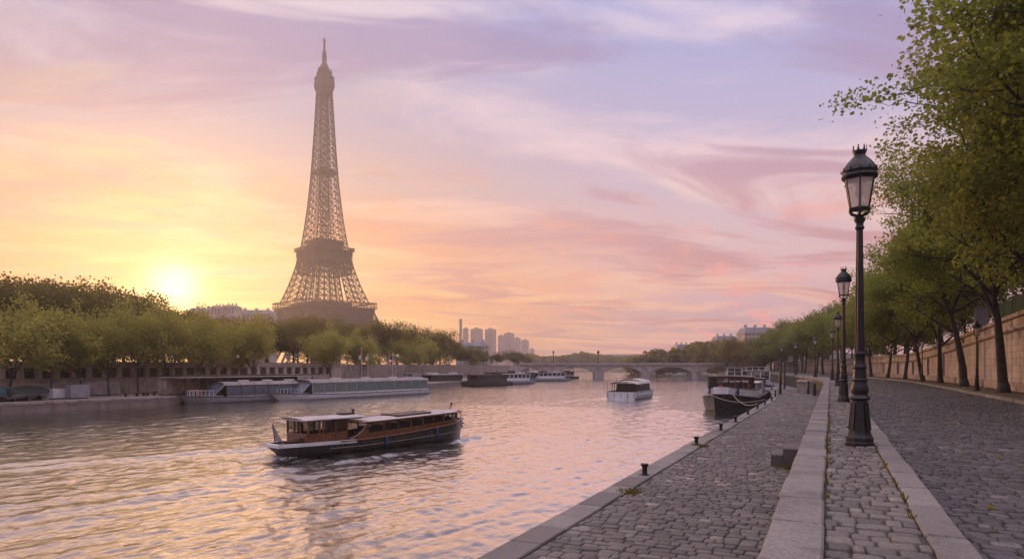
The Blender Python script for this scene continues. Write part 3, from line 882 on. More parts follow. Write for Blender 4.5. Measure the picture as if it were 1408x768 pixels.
names = ['plane tree close to the camera, only leafy boughs reaching in at the top corner',
         'overhanging plane tree, trunk out of frame, boughs hanging above the forked tree',
         'forked dark plane tree beside the small lamp post, first whole trunk from the camera',
         'second whole plane tree trunk from the camera on the verge, just beyond the forked one',
         'third whole plane tree trunk from the camera along the retaining wall',
         'fourth whole plane tree trunk from the camera along the retaining wall',
         'fifth whole plane tree trunk from the camera along the retaining wall',
         'sixth whole plane tree trunk from the camera along the retaining wall',
         'seventh whole plane tree trunk from the camera along the retaining wall',
         'eighth whole plane tree trunk from the camera where the road bends away',
         'ninth whole plane tree trunk from the camera, last before the road bends out of sight']
for (y, p, rz, sc), nm in zip(row, names):
    put_tree(p, (vx + bend(y), y, 0), rz, sc, nm, group='plane trees on the verge below the wall')
# the same avenue further round the bend
for i in range(13):
    y = 146 + i * 11
    put_tree((NC, ND)[i % 2], (8.0 + bend(y) + random.uniform(-1, 1), y, -.2), random.uniform(0, 6), (random.uniform(.88, 1.1), random.uniform(.85, 1.1)),
             'green plane tree in the hazy avenue where the far road bends away', group='trees of the far avenue')
AV = [(1062, 205, 452, 'g'), (1046, 215, 462, 'b'), (1030, 228, 466, 'b'), (1014, 238, 464, 'b'), (1000, 250, 466, 'g'), (986, 268, 462, 'd'), (974, 290, 470, 'd'), (1052, 240, 456, 'd'), (1022, 262, 462, 'd')]
# brown and dark trees on the terrace above the wall
BR = tree_proto('autumn_tree', M['leaf_brown'], 61, 13, 3.5, 6, 3, (5, 5, 3), .22, .75, 15000, .30, sides=7)
for i, (x, y, s) in enumerate([(15.5, 52, .9), (16, 64, .95), (17, 78, 1.0), (15, 91, .95), (16, 104, 1.0), (15, 118, 1.0), (17, 133, 1.1)]):
    put_tree(BR, (x + bend(y), y, wall_h(y) + .3), i * 1.3, s, 'russet tree on the terrace above the retaining wall, behind the plane trees', group='russet trees above the wall')
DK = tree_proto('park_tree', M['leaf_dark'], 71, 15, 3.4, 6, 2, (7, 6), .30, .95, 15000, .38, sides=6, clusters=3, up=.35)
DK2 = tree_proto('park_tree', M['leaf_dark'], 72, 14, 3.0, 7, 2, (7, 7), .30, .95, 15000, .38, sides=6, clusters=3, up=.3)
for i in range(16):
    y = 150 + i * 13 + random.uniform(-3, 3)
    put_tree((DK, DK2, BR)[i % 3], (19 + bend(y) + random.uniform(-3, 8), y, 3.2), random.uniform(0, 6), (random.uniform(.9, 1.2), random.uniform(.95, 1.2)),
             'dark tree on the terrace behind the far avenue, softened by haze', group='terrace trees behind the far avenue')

for i, (u, s, vt, kd) in enumerate(AV):
    p = at_px(u, s, -1.5); h = (503 - vt) * s / 900 + 3.1
    pr, h0 = {'g': (NC, 15), 'b': (BR, 13), 'd': (DK, 15)}[kd]
    put_tree(pr, p, i * 1.9, (h / h0 * .95, h / h0), ['green hazy tree', 'russet hazy tree', 'dark hazy tree']['gbd'.index(kd)] + ' on the quay between the last barge and the bridge', group='trees between the barges and the bridge')
# far bank: light trees standing on the quay in front of the arcade wall
WL1 = tree_proto('willow_tree', M['leaf_light'], 81, 13.0, 3.6, 6, 2, (8, 8), .17, .60, 14500, .25, sides=6, clusters=3, droop=.08, up=.75)
WL2 = tree_proto('willow_tree', M['leaf_light'], 83, 13.4, 3.9, 6, 2, (8, 8), .16, .60, 14500, .25, sides=6, clusters=3, droop=.04, up=.9)
wl = [(12, -86), (70, -86), (112, -87.5), (150, -87), (190, -87.5), (226, -88), (268, -88), (330, -88.5), (350, -87), (456, -90), (498, -95)]
wl_lab = ['pale green tree on the far quay behind the covered dinghies', 'broad pale green tree on the far quay behind the white container',
          'pale green tree on the far quay, third from the frame edge', 'pale green tree on the far quay, fourth from the frame edge', 'pale green tree on the far quay, fifth from the frame edge',
          'pale tree glowing against the low sun on the far quay', 'pale tree on the far quay beside the glare of the sun', 'pale green tree behind the bow of the glass boats, twin trunk standing further off',
          'pale green tree behind the bow of the glass boats, twin trunk standing closer', 'isolated pale green tree under the iron tower behind the glass boats', 'pale green tree beside the two white flagpoles']
for i, ((u, x), lb) in enumerate(zip(wl, wl_lab)):
    tq = (u - 704) / 900; s = x / (CY * tq - SY); p = at_px(u, s, ZL)
    put_tree((WL1, WL2)[i % 2], p, i * 2.1, (.95 + .22 * math.sin(i * 3 + 1), (1.08 if 4 <= i < 9 else .95) + .07 * math.cos(i * 5)), lb, group='pale trees on the far quay')
# far bank: dark belt behind the wall; top line falls from the frame edge towards the tower, rises again beyond
top_u = [-60, 0, 60, 130, 180, 230, 300, 360, 420, 480, 505, 530, 560, 600, 622, 640]
top_v = [372, 370, 377, 378, 392, 420, 432, 434, 430, 436, 440, 431, 440, 446, 452, 480]
rt = random.Random(4)
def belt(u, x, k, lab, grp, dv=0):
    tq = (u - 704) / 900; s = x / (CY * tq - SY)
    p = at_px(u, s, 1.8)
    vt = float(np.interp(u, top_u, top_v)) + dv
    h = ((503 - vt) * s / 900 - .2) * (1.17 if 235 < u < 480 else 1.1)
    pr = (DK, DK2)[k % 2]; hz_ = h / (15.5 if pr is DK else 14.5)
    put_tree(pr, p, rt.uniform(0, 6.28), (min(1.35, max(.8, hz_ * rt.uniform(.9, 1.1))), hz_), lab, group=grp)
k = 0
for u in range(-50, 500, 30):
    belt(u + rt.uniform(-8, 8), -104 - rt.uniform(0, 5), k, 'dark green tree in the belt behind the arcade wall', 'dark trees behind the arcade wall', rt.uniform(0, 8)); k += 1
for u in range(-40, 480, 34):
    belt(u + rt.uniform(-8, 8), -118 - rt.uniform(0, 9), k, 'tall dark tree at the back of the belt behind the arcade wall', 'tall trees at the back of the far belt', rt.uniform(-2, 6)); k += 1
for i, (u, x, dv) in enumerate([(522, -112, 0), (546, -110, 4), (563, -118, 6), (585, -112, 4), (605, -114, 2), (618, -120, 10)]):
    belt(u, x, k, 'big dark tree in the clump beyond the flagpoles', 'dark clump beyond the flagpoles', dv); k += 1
# pale willows in front of that clump
for i, (u, x) in enumerate([(556, -104), (575, -106), (598, -110)]):
    tq = (u - 704) / 900; s = x / (CY * tq - SY); p = at_px(u, s, ZL + .3)
    put_tree((WL1, WL2)[i % 2], p, i * 1.7, (1.1, 1.05), ['first', 'second', 'third'][i] + ' olive tree below the big dark clump, counted from the flagpoles', group='olive trees below the dark clump')
# small trees towards the bridge
for i, (u, x, sc) in enumerate([(648, -128, .62), (663, -134, .55), (682, -140, .5), (712, -150, .66), (706, -160, .7), (724, -156, .5), (640, -118, .5)]):
    tq = (u - 704) / 900; s = x / (CY * tq - SY); p = at_px(u, s, 1.5)
    put_tree((DK, DK2)[i % 2], p, i, (sc * 1.1, sc), 'hazy tree by the far end of the bridge on the tower side', group='hazy trees by the bridge')

# far woods: loose masses of foliage on the hills
def woods(name, spots, seed, m, size=1.8, per=260):
    rg = np.random.default_rng(seed); P = []
    for (x, y, z, r) in spots:
        dv = rg.normal(0, 1, (per, 3)); dv /= np.linalg.norm(dv, axis=1)[:, None]
        P.append(np.array([x, y, z]) + dv * (rg.random((per, 1)) ** .4) * np.array([r, r, r * .85]))
    P = np.concatenate(P); n = len(P)
    nr = rg.normal(0, 1, (n, 3)); nr /= np.linalg.norm(nr, axis=1)[:, None]
    tv = np.cross(nr, rg.normal(0, 1, (n, 3))); tv /= np.linalg.norm(tv, axis=1)[:, None]; bv = np.cross(nr, tv)
    sz = size * rg.uniform(.6, 1.4, (n, 1))
    V = np.stack([P + tv * sz * .5, P + bv * sz * .5, P - tv * sz * .5, P - bv * sz * .5], 1).reshape(-1, 3)
    o = fast_mesh(name, V, np.arange(4 * n).reshape(-1, 4), m, None, False, rg.random(n)); o['kind'] = 'stuff'; return o
sp = []
rw2 = random.Random(9)
for i in range(70):
    u = rw2.uniform(872, 1010); s = rw2.uniform(330, 470); vt = np.interp(u, [870, 890, 905, 915, 930, 950, 985, 1010], [492, 486, 478, 484, 478, 470, 468, 468])
    top = 1.6 + (503 - vt) * s / 900; r = rw2.uniform(4, 7)
    p = at_px(u, s, 0); sp.append((p.x, p.y, max(2, top - r * .8 - rw2.random() ** 2 * top * .8), r))
woods('far_bank_woods', sp, 5, M['leaf_dark'])
sp = []
for i in range(80):
    u = rw2.uniform(725, 890); s = rw2.uniform(700, 900); vt = np.interp(u, [725, 740, 780, 800, 850, 890], [484, 490, 488, 484, 490, 488])
    top = 1.6 + (503 - vt) * s / 900; r = rw2.uniform(6, 11)
    p = at_px(u, s, 0); sp.append((p.x, p.y, max(1, top - r * .8), r))
woods('horizon_woods', sp, 6, M['leaf_dark'], 3.0, 160)
# hedge and undergrowth along the far quay toward the bridge
sp = []
for i in range(46):
    u = rw2.uniform(600, 672); tq = (u - 704) / 900; s = (-112 - (u - 600) * .25) / (CY * tq - SY); p = at_px(u, s, 1.0); sp.append((p.x, p.y, rw2.uniform(-1.2, 1.2), 1.5))
woods('quay_hedge', sp, 7, M['leaf_dark'], .7, 160)

# ---------------------------------------------------------------- far buildings
def facade_mat(name, wall, win, bw, bh):
    m_ = bpy.data.materials.new(name); m_.use_nodes = True
    t = NT(m_.node_tree); pb = m_.node_tree.nodes['Principled BSDF']
    x, y, z = t.sep(t.coord('Object'))
    fx = t.m('FRACT', t.m('DIVIDE', t.m('ADD', x, t.m('MULTIPLY', y, 1.0)), bw)); fz = t.m('FRACT', t.m('DIVIDE', z, bh))
    k = t.m('MULTIPLY', t.m('MULTIPLY', t.m('GREATER_THAN', fx, .3), t.m('LESS_THAN', fx, .72)), t.m('MULTIPLY', t.m('GREATER_THAN', fz, .25), t.m('LESS_THAN', fz, .8)))
    c = t.mix(t.mr(t.noise(t.coord(), .2, 4), .35, .7, 0, .4), (*wall, 1), tuple(q * .75 for q in wall) + (1,))
    m_.node_tree.links.new(t.mix(t.m('MULTIPLY', k, .85), c, (*win, 1)), pb.inputs['Base Color']); pb.inputs['Roughness'].default_value = .6
    return m_
M['tower_block'] = facade_mat('tower block facade', (0.50, 0.42, 0.40), (0.22, 0.18, 0.18), 3.0, 3.1)
blocks = [(640.5, 452, 8, 950), (655.5, 452.5, 17.5, 980), (674.5, 453, 16, 1000), (689, 462, 9, 1060), (700, 458.5, 15, 1080), (711.5, 465, 9.5, 1120), (722, 468, 11, 1150), (731.5, 480, 7, 1200)]
for i, (u, vt, wpx, s) in enumerate(blocks):
    h = (503 - vt) * s / 900 + 1.6; wd = wpx * s / 900 / 1.25; p = at_px(u, s, 0)
    root = empty('apartment_tower', p, -math.atan2(p.x, p.y) * -1 + .35, ['slim pale tower block beside the tall chimney', 'wide tower block, second from the chimney', 'wide tower block, third from the chimney', 'narrow tower block, fourth from the chimney',
        'stepped tower block, fifth from the chimney', 'narrow tower block, sixth from the chimney', 'tower block, seventh from the chimney', 'low block at the end of the skyline, furthest from the chimney'][i], 'tower block', 'hazy tower blocks on the skyline')
    b = MB(); b.bx(-wd / 2, wd / 2, -wd * .35, wd * .35, 0, h)
    for q in range(5):
        x = -wd / 2 + wd * (q + .5) / 5; b.bx(x - wd * .03, x + wd * .03, -wd * .375, wd * .375, 0, h - 2)
    b.build('wall', M['tower_block'], root)
    b = MB(); b.bx(-wd * .46, wd * .46, -wd * .3, wd * .3, h, h + .8); b.bx(-wd * .2, wd * .15, -wd * .15, wd * .15, h, h + 2.5); b.build('roof', M['concrete'], root)
p = at_px(633.5, 930, 0)
root = empty('chimney', p, 0, 'tall slender chimney standing over the hazy tower blocks', 'chimney')
b = MB(); b.lathe([(2.4, 0), (2.2, 40), (2.0, 63), (2.25, 64), (2.25, 68.5), (1.7, 68.5)], 14); b.build('shaft', M['concrete'], root)
b = MB(); b.bx(-5, 4, 3, 10, 0, 34); b.build('boiler_house', M['tower_block'], root)

def block(name, u0, u1, s, zt, zb, label, cat, floors, cols, roof_h, depth=12, roofm=None):
    p = at_px((u0 + u1) / 2, s, zb); wd = (u1 - u0) * s / 900; h = zt - zb
    root = empty(name, p, YAW, label, cat)
    b = MB(); b.bx(-wd / 2, wd / 2, 0, depth, 0, h - roof_h); b.bx(-wd / 2 - .3, wd / 2 + .3, -.3, depth + .3, h - roof_h - .5, h - roof_h); b.build('wall', M['facade'], root)
    rf = MB(); r0 = h - roof_h
    rf.loft([[(x * (wd / 2 - i), y0, z) for x, y0 in ((-1, i), (1, i), (1, depth - i), (-1, depth - i))] for i, z in ((0, r0 + .01), (min(1.6, wd * .1), h))], closed=True, caps=True)
    rfo = rf.build('roof', roofm or M['zinc'], root)
    for q in range(3):
        ch = MB(); x = -wd / 2 + wd * (q + .5) / 3; ch.bx(x - wd * .04, x + wd * .04, depth * .45, depth * .55, h - .2, h + 1.6)
        ch.build('chimney', M['facade'], rfo)
    wm = None
    for f in range(floors):
        for c_ in range(cols):
            fh = (h - roof_h) / floors; cw = wd / cols
            if wm is None:
                b = MB(); b.bx(-cw * .24, cw * .24, -.06, .05, -fh * .32, fh * .32); wm = o = b.build('window', M['window_far'], root)
            else:
                o = wm.copy(); C.objects.link(o)
            o.location = (-wd / 2 + cw * (c_ + .5), -.01, fh * (f + .5))
    return root
block('stone_building', 627, 671, 330, 13.6, 0, 'long stone block with many rows of windows below the tower blocks', 'building', 6, 10, 1.6)
block('hillside_building', 1024, 1064, 330, 21.2, 8, 'pale apartment house rising over the trees on the slope', 'building', 5, 8, 2.6)
block('hillside_building', 986, 1014, 390, 19.6, 2, 'low pale house half hidden in the trees on the slope', 'building', 4, 6, 2.4)
block('hillside_building', 930, 950, 420, 15.5, 2, 'small grey roofed house in the hazy woods near the bridge', 'building', 4, 5, 2.6)
block('rooftop_block', 258, 304, 420, 39.0, 2, 'long pale rooftops behind the trees beside the low sun', 'building', 6, 9, 2.0)
block('rooftop_block', 306, 322, 410, 40.0, 2, 'square pale block standing over the trees beside the iron tower', 'building', 7, 4, 1.2, roofm=M['concrete'])
block('rooftop_block', 290, 303, 415, 40.0, 2, 'smaller square pale block next to the long rooftops', 'building', 7, 3, 1.2, roofm=M['concrete'])
block('rooftop_block', 324, 372, 440, 39.5, 2, 'long pale rooftops just before the foot of the iron tower', 'building', 6, 10, 2.4)
# ---------------------------------------------------------------- retaining wall on the near bank
root = empty('retaining_wall', (0, 0, 0), 0, 'weathered ashlar retaining wall with a moulded cornice behind the plane trees', 'wall')
ysw = [y for y in YS if y <= 330]
def wall_part(name, sect, m, parent=root):
    b = MB(); b.loft([[(bend(y) + x, y, z) for x, z in sect(y)] for y in ysw]); return b.build(name, m, parent)
wall_part('wall_face', lambda y: [(10.5, -.3), (10.5, wall_h(y) - .18), (11.2, wall_h(y) - .18)], M['wall_stone'])
wall_part('plinth', lambda y: [(10.4, -.3), (10.36, .55), (10.49, .6)], M['trim_stone'])
wall_part('cornice', lambda y: [(10.49, wall_h(y) - 1.12), (10.30, wall_h(y) - 1.02), (10.30, wall_h(y) - .9), (10.49, wall_h(y) - .84)], M['trim_stone'])
wall_part('coping', lambda y: [(10.498, wall_h(y) - .3), (10.28, wall_h(y) - .26), (10.26, wall_h(y) - .02), (10.5, wall_h(y) + .02), (11.0, wall_h(y) + .02), (11.0, wall_h(y) - .2)], M['trim_stone'])
for y in list(range(31, 128, 8)):
    b = MB(); h = wall_h(y); x = bend(y)
    b.bx(x + 10.33, x + 10.52, y - .5, y + .5, .6, h - 1.13); b.build('pilaster', M['wall_stone'], root)
# green fence and a utility cabinet on top of the wall
fr = empty('metal_fence', (10.75, 46, 5.02), 0, 'green sheet metal fence panels standing on top of the stone wall', 'fence')
for i in range(7):
    b = MB(); y = -6 + i * 2.6; z = wall_h(46 + y) - 5.02
    b.bx(-.02, .02, y + .06, y + 2.54, z + .1, z + 1.15)
    for q in range(8): b.bx(-.05, -.021, y + .2 + q * .3, y + .26 + q * .3, z + .12, z + 1.13)
    b.build('panel', M['green_metal'], fr)
    b = MB(); b.bx(-.05, .05, y - .05, y + .05, z, z + 1.3); b.build('post', M['green_metal'], fr)
cb = empty('utility_cabinet', (11.1, 65, wall_h(65)), .1, 'grey metal cabinet at the edge of the terrace above the wall', 'cabinet')
b = MB(); b.bx(-.4, .4, -.42, .42, .12, 1.9); b.bx(-.46, .46, -.5, .5, 1.9, 1.98); b.build('body', M['grey_boat'], cb)
b = MB(); b.bx(-.43, -.402, -.36, .36, .25, 1.75); b.build('door', M['grey_boat'], cb)
b = MB(); b.bx(-.38, .38, -.4, .4, 0, .12); b.build('base', M['concrete'], cb)
b = MB(); b.bx(9.99, 10.02, 69.0, 70.2, 3.7, 4.15); b.bx(10.02, 10.36, 69.55, 69.65, 3.9, 3.96)
tag(b.build('wall_sign', M['white']), 'small blank white sign plate fixed to the retaining wall below the cabinet', 'sign')

# ---------------------------------------------------------------- lamp posts
def lamp_post(hscale=1.0):
    root = empty('street_lamp', (0, 0, 0))
    b = MB()
    oct_ = lambda k: 1.0
    b.lathe([(.285, 0), (.285, .10), (.27, .115), (.27, .20), (.25, .23), (.235, .26), (.225, .30)], 8, rot=R(22.5))
    b.build('plinth', M['iron'], root, True, 30)
    b = MB()
    b.lathe([(.222, .29), (.205, .40), (.185, .62), (.165, .86), (.15, .98)], 8, rot=R(22.5))
    for k in range(8):
        a = 2 * math.pi * k / 8
        b.bar((.205 * math.cos(a), .205 * math.sin(a), .36), (.150 * math.cos(a), .150 * math.sin(a), .93), .07, .022)
    b.build('pedestal', M['iron'], root, True, 30)
    b = MB()
    b.lathe([(.15, .97), (.19, .99), (.205, 1.02), (.19, 1.05), (.16, 1.07), (.15, 1.10), (.165, 1.14), (.175, 1.2), (.16, 1.27), (.14, 1.33),
             (.135, 1.36), (.15, 1.38), (.15, 1.41), (.13, 1.43), (.118, 1.62), (.135, 1.64), (.14, 1.67), (.125, 1.70), (.108, 1.74), (.105, 1.9), (.12, 1.92), (.12, 1.96), (.10, 1.99)], 18)
    b.build('baluster', M['iron'], root, True, 40)
    b = MB()
    flute = lambda k: 1.0 if k % 2 == 0 else .86
    b.lathe([(.098, 1.98), (.085, 2.6), (.075, 3.4), (.066, 4.2), (.062, 4.55)], 24, mod=flute)
    b.lathe([(.065, 4.54), (.09, 4.57), (.09, 4.60), (.07, 4.63), (.075, 4.68), (.105, 4.74), (.11, 4.78), (.07, 4.81), (.06, 4.86)], 16)
    b.build('post', M['iron'], root, True, 40)
    b = MB()
    n = 6
    def hexpt(r, k, z): r = r * .9; a = 2 * math.pi * (k + .5) / n; return (r * math.cos(a), r * math.sin(a), z)
    lf = None
    for k in range(n):                          # scrolled bracket arms and corner bars
        a = 2 * math.pi * (k + .5) / n; ca__, sa__ = math.cos(a), math.sin(a)
        b.tube([(r * ca__, r * sa__, z) for r, z in ((.05, 4.80), (.10, 4.86), (.17, 4.88), (.215, 4.95), (.20, 5.02))], [.02, .022, .02, .018, .014], 6)
        b.bar(hexpt(.215, k, 4.98), hexpt(.335, k, 5.62), .026)
        b.bar(hexpt(.215, k, 4.99), hexpt(.215, k + 1, 4.99), .03); b.bar(hexpt(.335, k, 5.61), hexpt(.335, k + 1, 5.61), .035)
        b.lathe([(.0, -.06), (.028, -.03), (.028, .01), (.0, .04)], 6, hexpt(.225, k, 4.97))
    b.lathe([(.20, 4.96), (.21, 4.98), (.20, 5.0), (.08, 5.01)], 6, rot=R(30))
    lf = b.build('lantern_frame', M['iron'], root)
    b = MB()
    b.loft([[hexpt(r, k, z) for k in range(n)] for r, z in ((.205, 5.0), (.325, 5.60))], closed=True)
    b.build('glass', M['lamp_glass'], lf)
    b = MB()
    b.lathe([(.30, 5.60), (.335, 5.62), (.35, 5.66), (.335, 5.70), (.325, 5.71), (.33, 5.74), (.345, 5.76), (.33, 5.80), (.30, 5.86), (.24, 5.95), (.17, 6.03), (.135, 6.06), (.12, 6.09), (.10, 6.12)], 18)
    for k in range(12):
        a = 2 * math.pi * k / 12; b.box((.35 * math.cos(a), .35 * math.sin(a), 5.79), (.05, .018, .07), rz=a + math.pi / 2, taper=.4)
    rf = b.build('lantern_roof', M['iron'], root, True, 40)
    b = MB(); b.lathe([(.10, 6.10), (.115, 6.14), (.135, 6.18), (.13, 6.20), (.05, 6.205)], 14)
    for k in range(7):
        a = 2 * math.pi * k / 7; b.box((.128 * math.cos(a), .128 * math.sin(a), 6.235), (.05, .022, .09), rz=a + math.pi / 2, taper=.35)
        b.lathe([(.0, 0), (.02, .018), (0, .036)], 6, (.128 * math.cos(a), .128 * math.sin(a), 6.275))
    b.build('finial', M['iron'], rf, True, 40)
    b = MB(); b.lathe([(.0, 5.03), (.03, 5.05), (.035, 5.2), (.075, 5.28), (.08, 5.36), (.05, 5.46), (.0, 5.48)], 10); b.build('burner', M['cloth'], lf, True)
    return root
proto = lamp_post()
labs = ['tall black cast iron street lamp closest to the camera on the granite edged strip', 'second black street lamp from the camera in the row along the coping', 'third black street lamp from the camera in the row along the coping',
        'fourth black street lamp from the camera in the row along the coping', 'fifth black street lamp from the camera in the row along the coping', 'sixth black street lamp from the camera in the row along the coping', 'seventh black street lamp from the camera, last before the bend']
for i, (y, lb) in enumerate(zip((15, 33, 59.5, 83, 105, 128, 152), labs)):
    o = proto if i == 0 else copy_tree(proto)
    o.location = (.53 + bend(y), y, -.03); o.scale = (.97, .97, .965)
    tag(o, lb, 'street lamp', 'street lamps along the coping')
for i, (x, y, s, lb) in enumerate([(8.55, 51.5, .73, 'small black lamp post on the verge beside the forked plane tree'), (8.5, 78, .73, 'small black lamp post further along the verge, between thin trunks')]):
    o = copy_tree(proto); o.location = (x + bend(y), y, -.02); o.scale = (s * .95, s * .95, s); tag(o, lb, 'street lamp', 'small lamps on the verge')

# ---------------------------------------------------------------- lower quay furniture
def bollard():
    root = empty('bollard', (0, 0, 0))
    b = MB(); b.lathe([(.20, 0), (.20, .04), (.145, .07), (.125, .14), (.12, .42), (.15, .47), (.19, .52), (.20, .57), (.185, .61), (.10, .625)], 12); b.build('post', M['iron'], root, True, 40)
    b = MB(); b.bx(-.26, .26, -.26, .26, -.03, .03); b.build('base_plate', M['iron'], root)
    return root
pb_ = bollard(); ords = ['first', 'second', 'third', 'fourth', 'fifth', 'sixth', 'seventh', 'eighth', 'ninth', 'tenth', 'eleventh']
for i, y in enumerate((21.2, 30.4, 37.8, 44, 51, 58, 65, 73, 82, 92, 104)):
    o = pb_ if i == 0 else copy_tree(pb_)
    o.location = (-5.48 + bend(y), y, ZQ + .03); o.rotation_euler = (0, 0, i * .7); o.scale = (.68, .68, .62)
    tag(o, ords[i] + ' black iron mooring bollard from the camera along the quay edge', 'bollard', 'mooring bollards on the quay edge')
def block_stone(name, lb, x0, x1, y0, y1, z0, z1):
    b = MB(); e = .03
    b.loft([[(x0, y0, z0), (x1, y0, z0), (x1, y1, z0), (x0, y1, z0)], [(x0, y0, z1 - e), (x1, y0, z1 - e), (x1, y1, z1 - e), (x0, y1, z1 - e)], [(x0 + e, y0 + e, z1), (x1 - e, y0 + e, z1), (x1 - e, y1 - e, z1), (x0 + e, y1 - e, z1)]], closed=True, caps=True)
    o = b.build(name, M['mossy']); return tag(o, lb, 'stone block', 'stone step blocks at the coping wall')
M['mossy'] = stone_mat('mossy granite', (0.12, 0.105, 0.10, 1), (0.17, 0.15, 0.145, 1), None, .75, 40, 1.0)
block_stone('step_block', 'taller mossy granite block against the foot of the coping wall on the lower quay', -1.52, -.56, 25.2, 27.0, ZQ - .05, ZQ + .68)
block_stone('step_block', 'lower granite step block beside the taller mossy one on the lower quay', -1.94, -1.54, 25.4, 26.8, ZQ - .05, ZQ + .42)
# hut-like stone head of the ramp with posts further up the quay
rh = empty('stone_parapet', (-2.7, 98, ZQ), 0, 'low tan stone parapet block on the lower quay where the lamps recede', 'parapet')
b = MB(); b.bx(-1.4, 1.4, -1.2, 4.5, -.1, 1.35); b.build('wall', M['wall_stone'], rh)
b = MB(); b.bx(-1.5, 1.5, -1.3, 4.6, 1.35, 1.6); b.build('coping', M['trim_stone'], rh)
for i, (x, y, h) in enumerate([(-4.9, 91, 2.9), (-1.1, 88, 1.5), (-1.5, 93, 1.7)]):
    b = MB(); b.lathe([(.16, 0), (.16, h - .1), (.12, h), (.05, h + .03)], 10); b.bx(-.26, .26, -.26, .26, -.02, .05)
    o = b.build('mooring_post', M['iron'], smooth=True, auto=40); o.location = (x + bend(y), y, ZQ)
    tag(o, ['tall dark mooring post on the quay edge by the second barge', 'short dark post by the coping near the tan parapet', 'second short dark post by the coping, just beyond the first'][i], 'post')
# weeds in the joints
def weeds(name, spots, seed, m):
    rg = np.random.default_rng(seed); V = []
    for (x, y, z, r, n) in spots:
        for i in range(n):
            a = rg.uniform(0, 6.28); q = r * rg.random() ** .6; h = rg.uniform(.04, .13); w_ = rg.uniform(.008, .02); dx, dy = rg.normal(0, .04, 2)
            px, py = x + q * math.cos(a), y + q * math.sin(a)
            V += [(px - w_, py, z - .02), (px + w_, py, z - .02), (px + dx + w_ * .3, py + dy, z + h), (px + dx - w_ * .3, py + dy, z + h)]
    n = len(V) // 4; o = fast_mesh(name, V, np.arange(4 * n).reshape(-1, 4), m, None, False, rg.random(n)); o['kind'] = 'stuff'
rgw = random.Random(3)
sp = [(-1.0, 24.9, ZQ, .5, 260), (-1.5, 25.0, ZQ, .3, 80), (-.7, 38, ZQ, .4, 200), (-.66, 60, ZQ, .4, 160), (-5.15, 18.2, ZQ, .35, 160), (-5.3, 30.2, ZQ, .4, 200)]
sp += [(-.58 - rgw.random() * .1, rgw.uniform(12, 50), ZQ, .12, 14) for i in range(40)]
sp += [(.79, rgw.uniform(4, 30), -.02, .03, 3) for i in range(30)] + [(-.04, rgw.uniform(4, 30), -.02, .03, 3) for i in range(40)]
weeds('weeds', sp, 4, M['leaf_dark'])
rgl = np.random.default_rng(31); n = 3200; nb = 2600
lx = np.concatenate([8.2 + 2.2 * rgl.random(nb) ** .8, 7.8 - 6.4 * rgl.random(n - nb) ** 1.7]); ly = np.concatenate([rgl.uniform(20, 110, nb), 6 + 74 * rgl.random(n - nb)])
lz = np.concatenate([np.zeros(nb), np.full(n - nb, ZR - .02)]); lx = lx + np.array([bend(q) for q in ly])
nr_ = rgl.normal(0, .25, (n, 2)); ss = rgl.uniform(.03, .075, n); an = rgl.uniform(0, 6.28, n)
V = []
for i in range(n):
    for k in range(4):
        a = an[i] + k * math.pi / 2; q = ss[i] * (1 if k % 2 == 0 else .6); ex, ey = q * math.cos(a), q * math.sin(a)
        V.append((lx[i] + ex, ly[i] + ey, .045 + lz[i] + nr_[i, 0] * ex + nr_[i, 1] * ey))
fast_mesh('fallen_leaves', V, np.arange(4 * n).reshape(-1, 4), M['leaf_brown'], None, False, rgl.random(n))['kind'] = 'stuff'

# ---------------------------------------------------------------- boats
def hull_mesh(b, L, B, sheer, plan, bow_rake, stern_rake, draft=.45, n=26, flare=.9, inset=0.0, z0=None):
    rings = []
    for i in range(n + 1):
        t_ = i / n; hb = B / 2 * plan(t_) - inset; sh = sheer(t_)
        y0 = -L / 2 + L * t_
        bw = max(0, (t_ - .8) / .2); sw = max(0, (.2 - t_) / .2)
        ring = []
        for fx, fz in ((1, 1), (.985, .66), (flare + .06, .3), (flare, 0), (flare * .72, -.6), (0, -1)):
            z = sh * fz if fz > 0 else draft * fz
            ring.append((hb * fx, y0 + bow_rake * bw ** 2 * max(0, fz) - stern_rake * sw ** 1.5 * max(0, fz), z))
        rings.append([(-x, y, z) for x, y, z in ring] + ring[-2::-1])
    b.loft(rings)
    b.add([p for p in rings[0]], [tuple(range(len(rings[0])))]); b.add([p for p in rings[-1]], [tuple(range(len(rings[-1])))])
    return rings
def deck_mesh(b, rings, dz=-.06, inset=.06):
    L = []
    for r in rings:
        a, c = r[0], r[-1]
        L.append([(a[0] + inset, a[1], a[2] + dz), (c[0] - inset, c[1], c[2] + dz)])
    b.loft(L)
def gunwale(b, rings, w_=.05, dz=0.0, i0=0, i1=None):
    i1 = len(rings) if i1 is None else i1
    b.tube([(r[0][0], r[0][1], r[0][2] + dz) for r in rings[i0:i1]], w_, 6); b.tube([(r[-1][0], r[-1][1], r[-1][2] + dz) for r in rings[i0:i1]], w_, 6)
def ell(t_, stern=.55, bow=.28, fullness=2.2, bowmin=.08):
    s = 1.0
    if t_ < .3: s = stern + (1 - stern) * math.sin(t_ / .3 * math.pi / 2)
    if t_ > 1 - bow: s = max(bowmin, (1 - ((t_ - 1 + bow) / bow) ** fullness))
    return s
def pane(parent, m, pts, name='window'):
    """thin glazed panel through four corner points"""
    p = [Vector(q) for q in pts]; nn = (p[1] - p[0]).cross(p[3] - p[0]).normalized() * .012
    b = MB(); b.loft([[q - nn for q in p], [q + nn for q in p]], closed=True, caps=True); return b.build(name, m, parent)

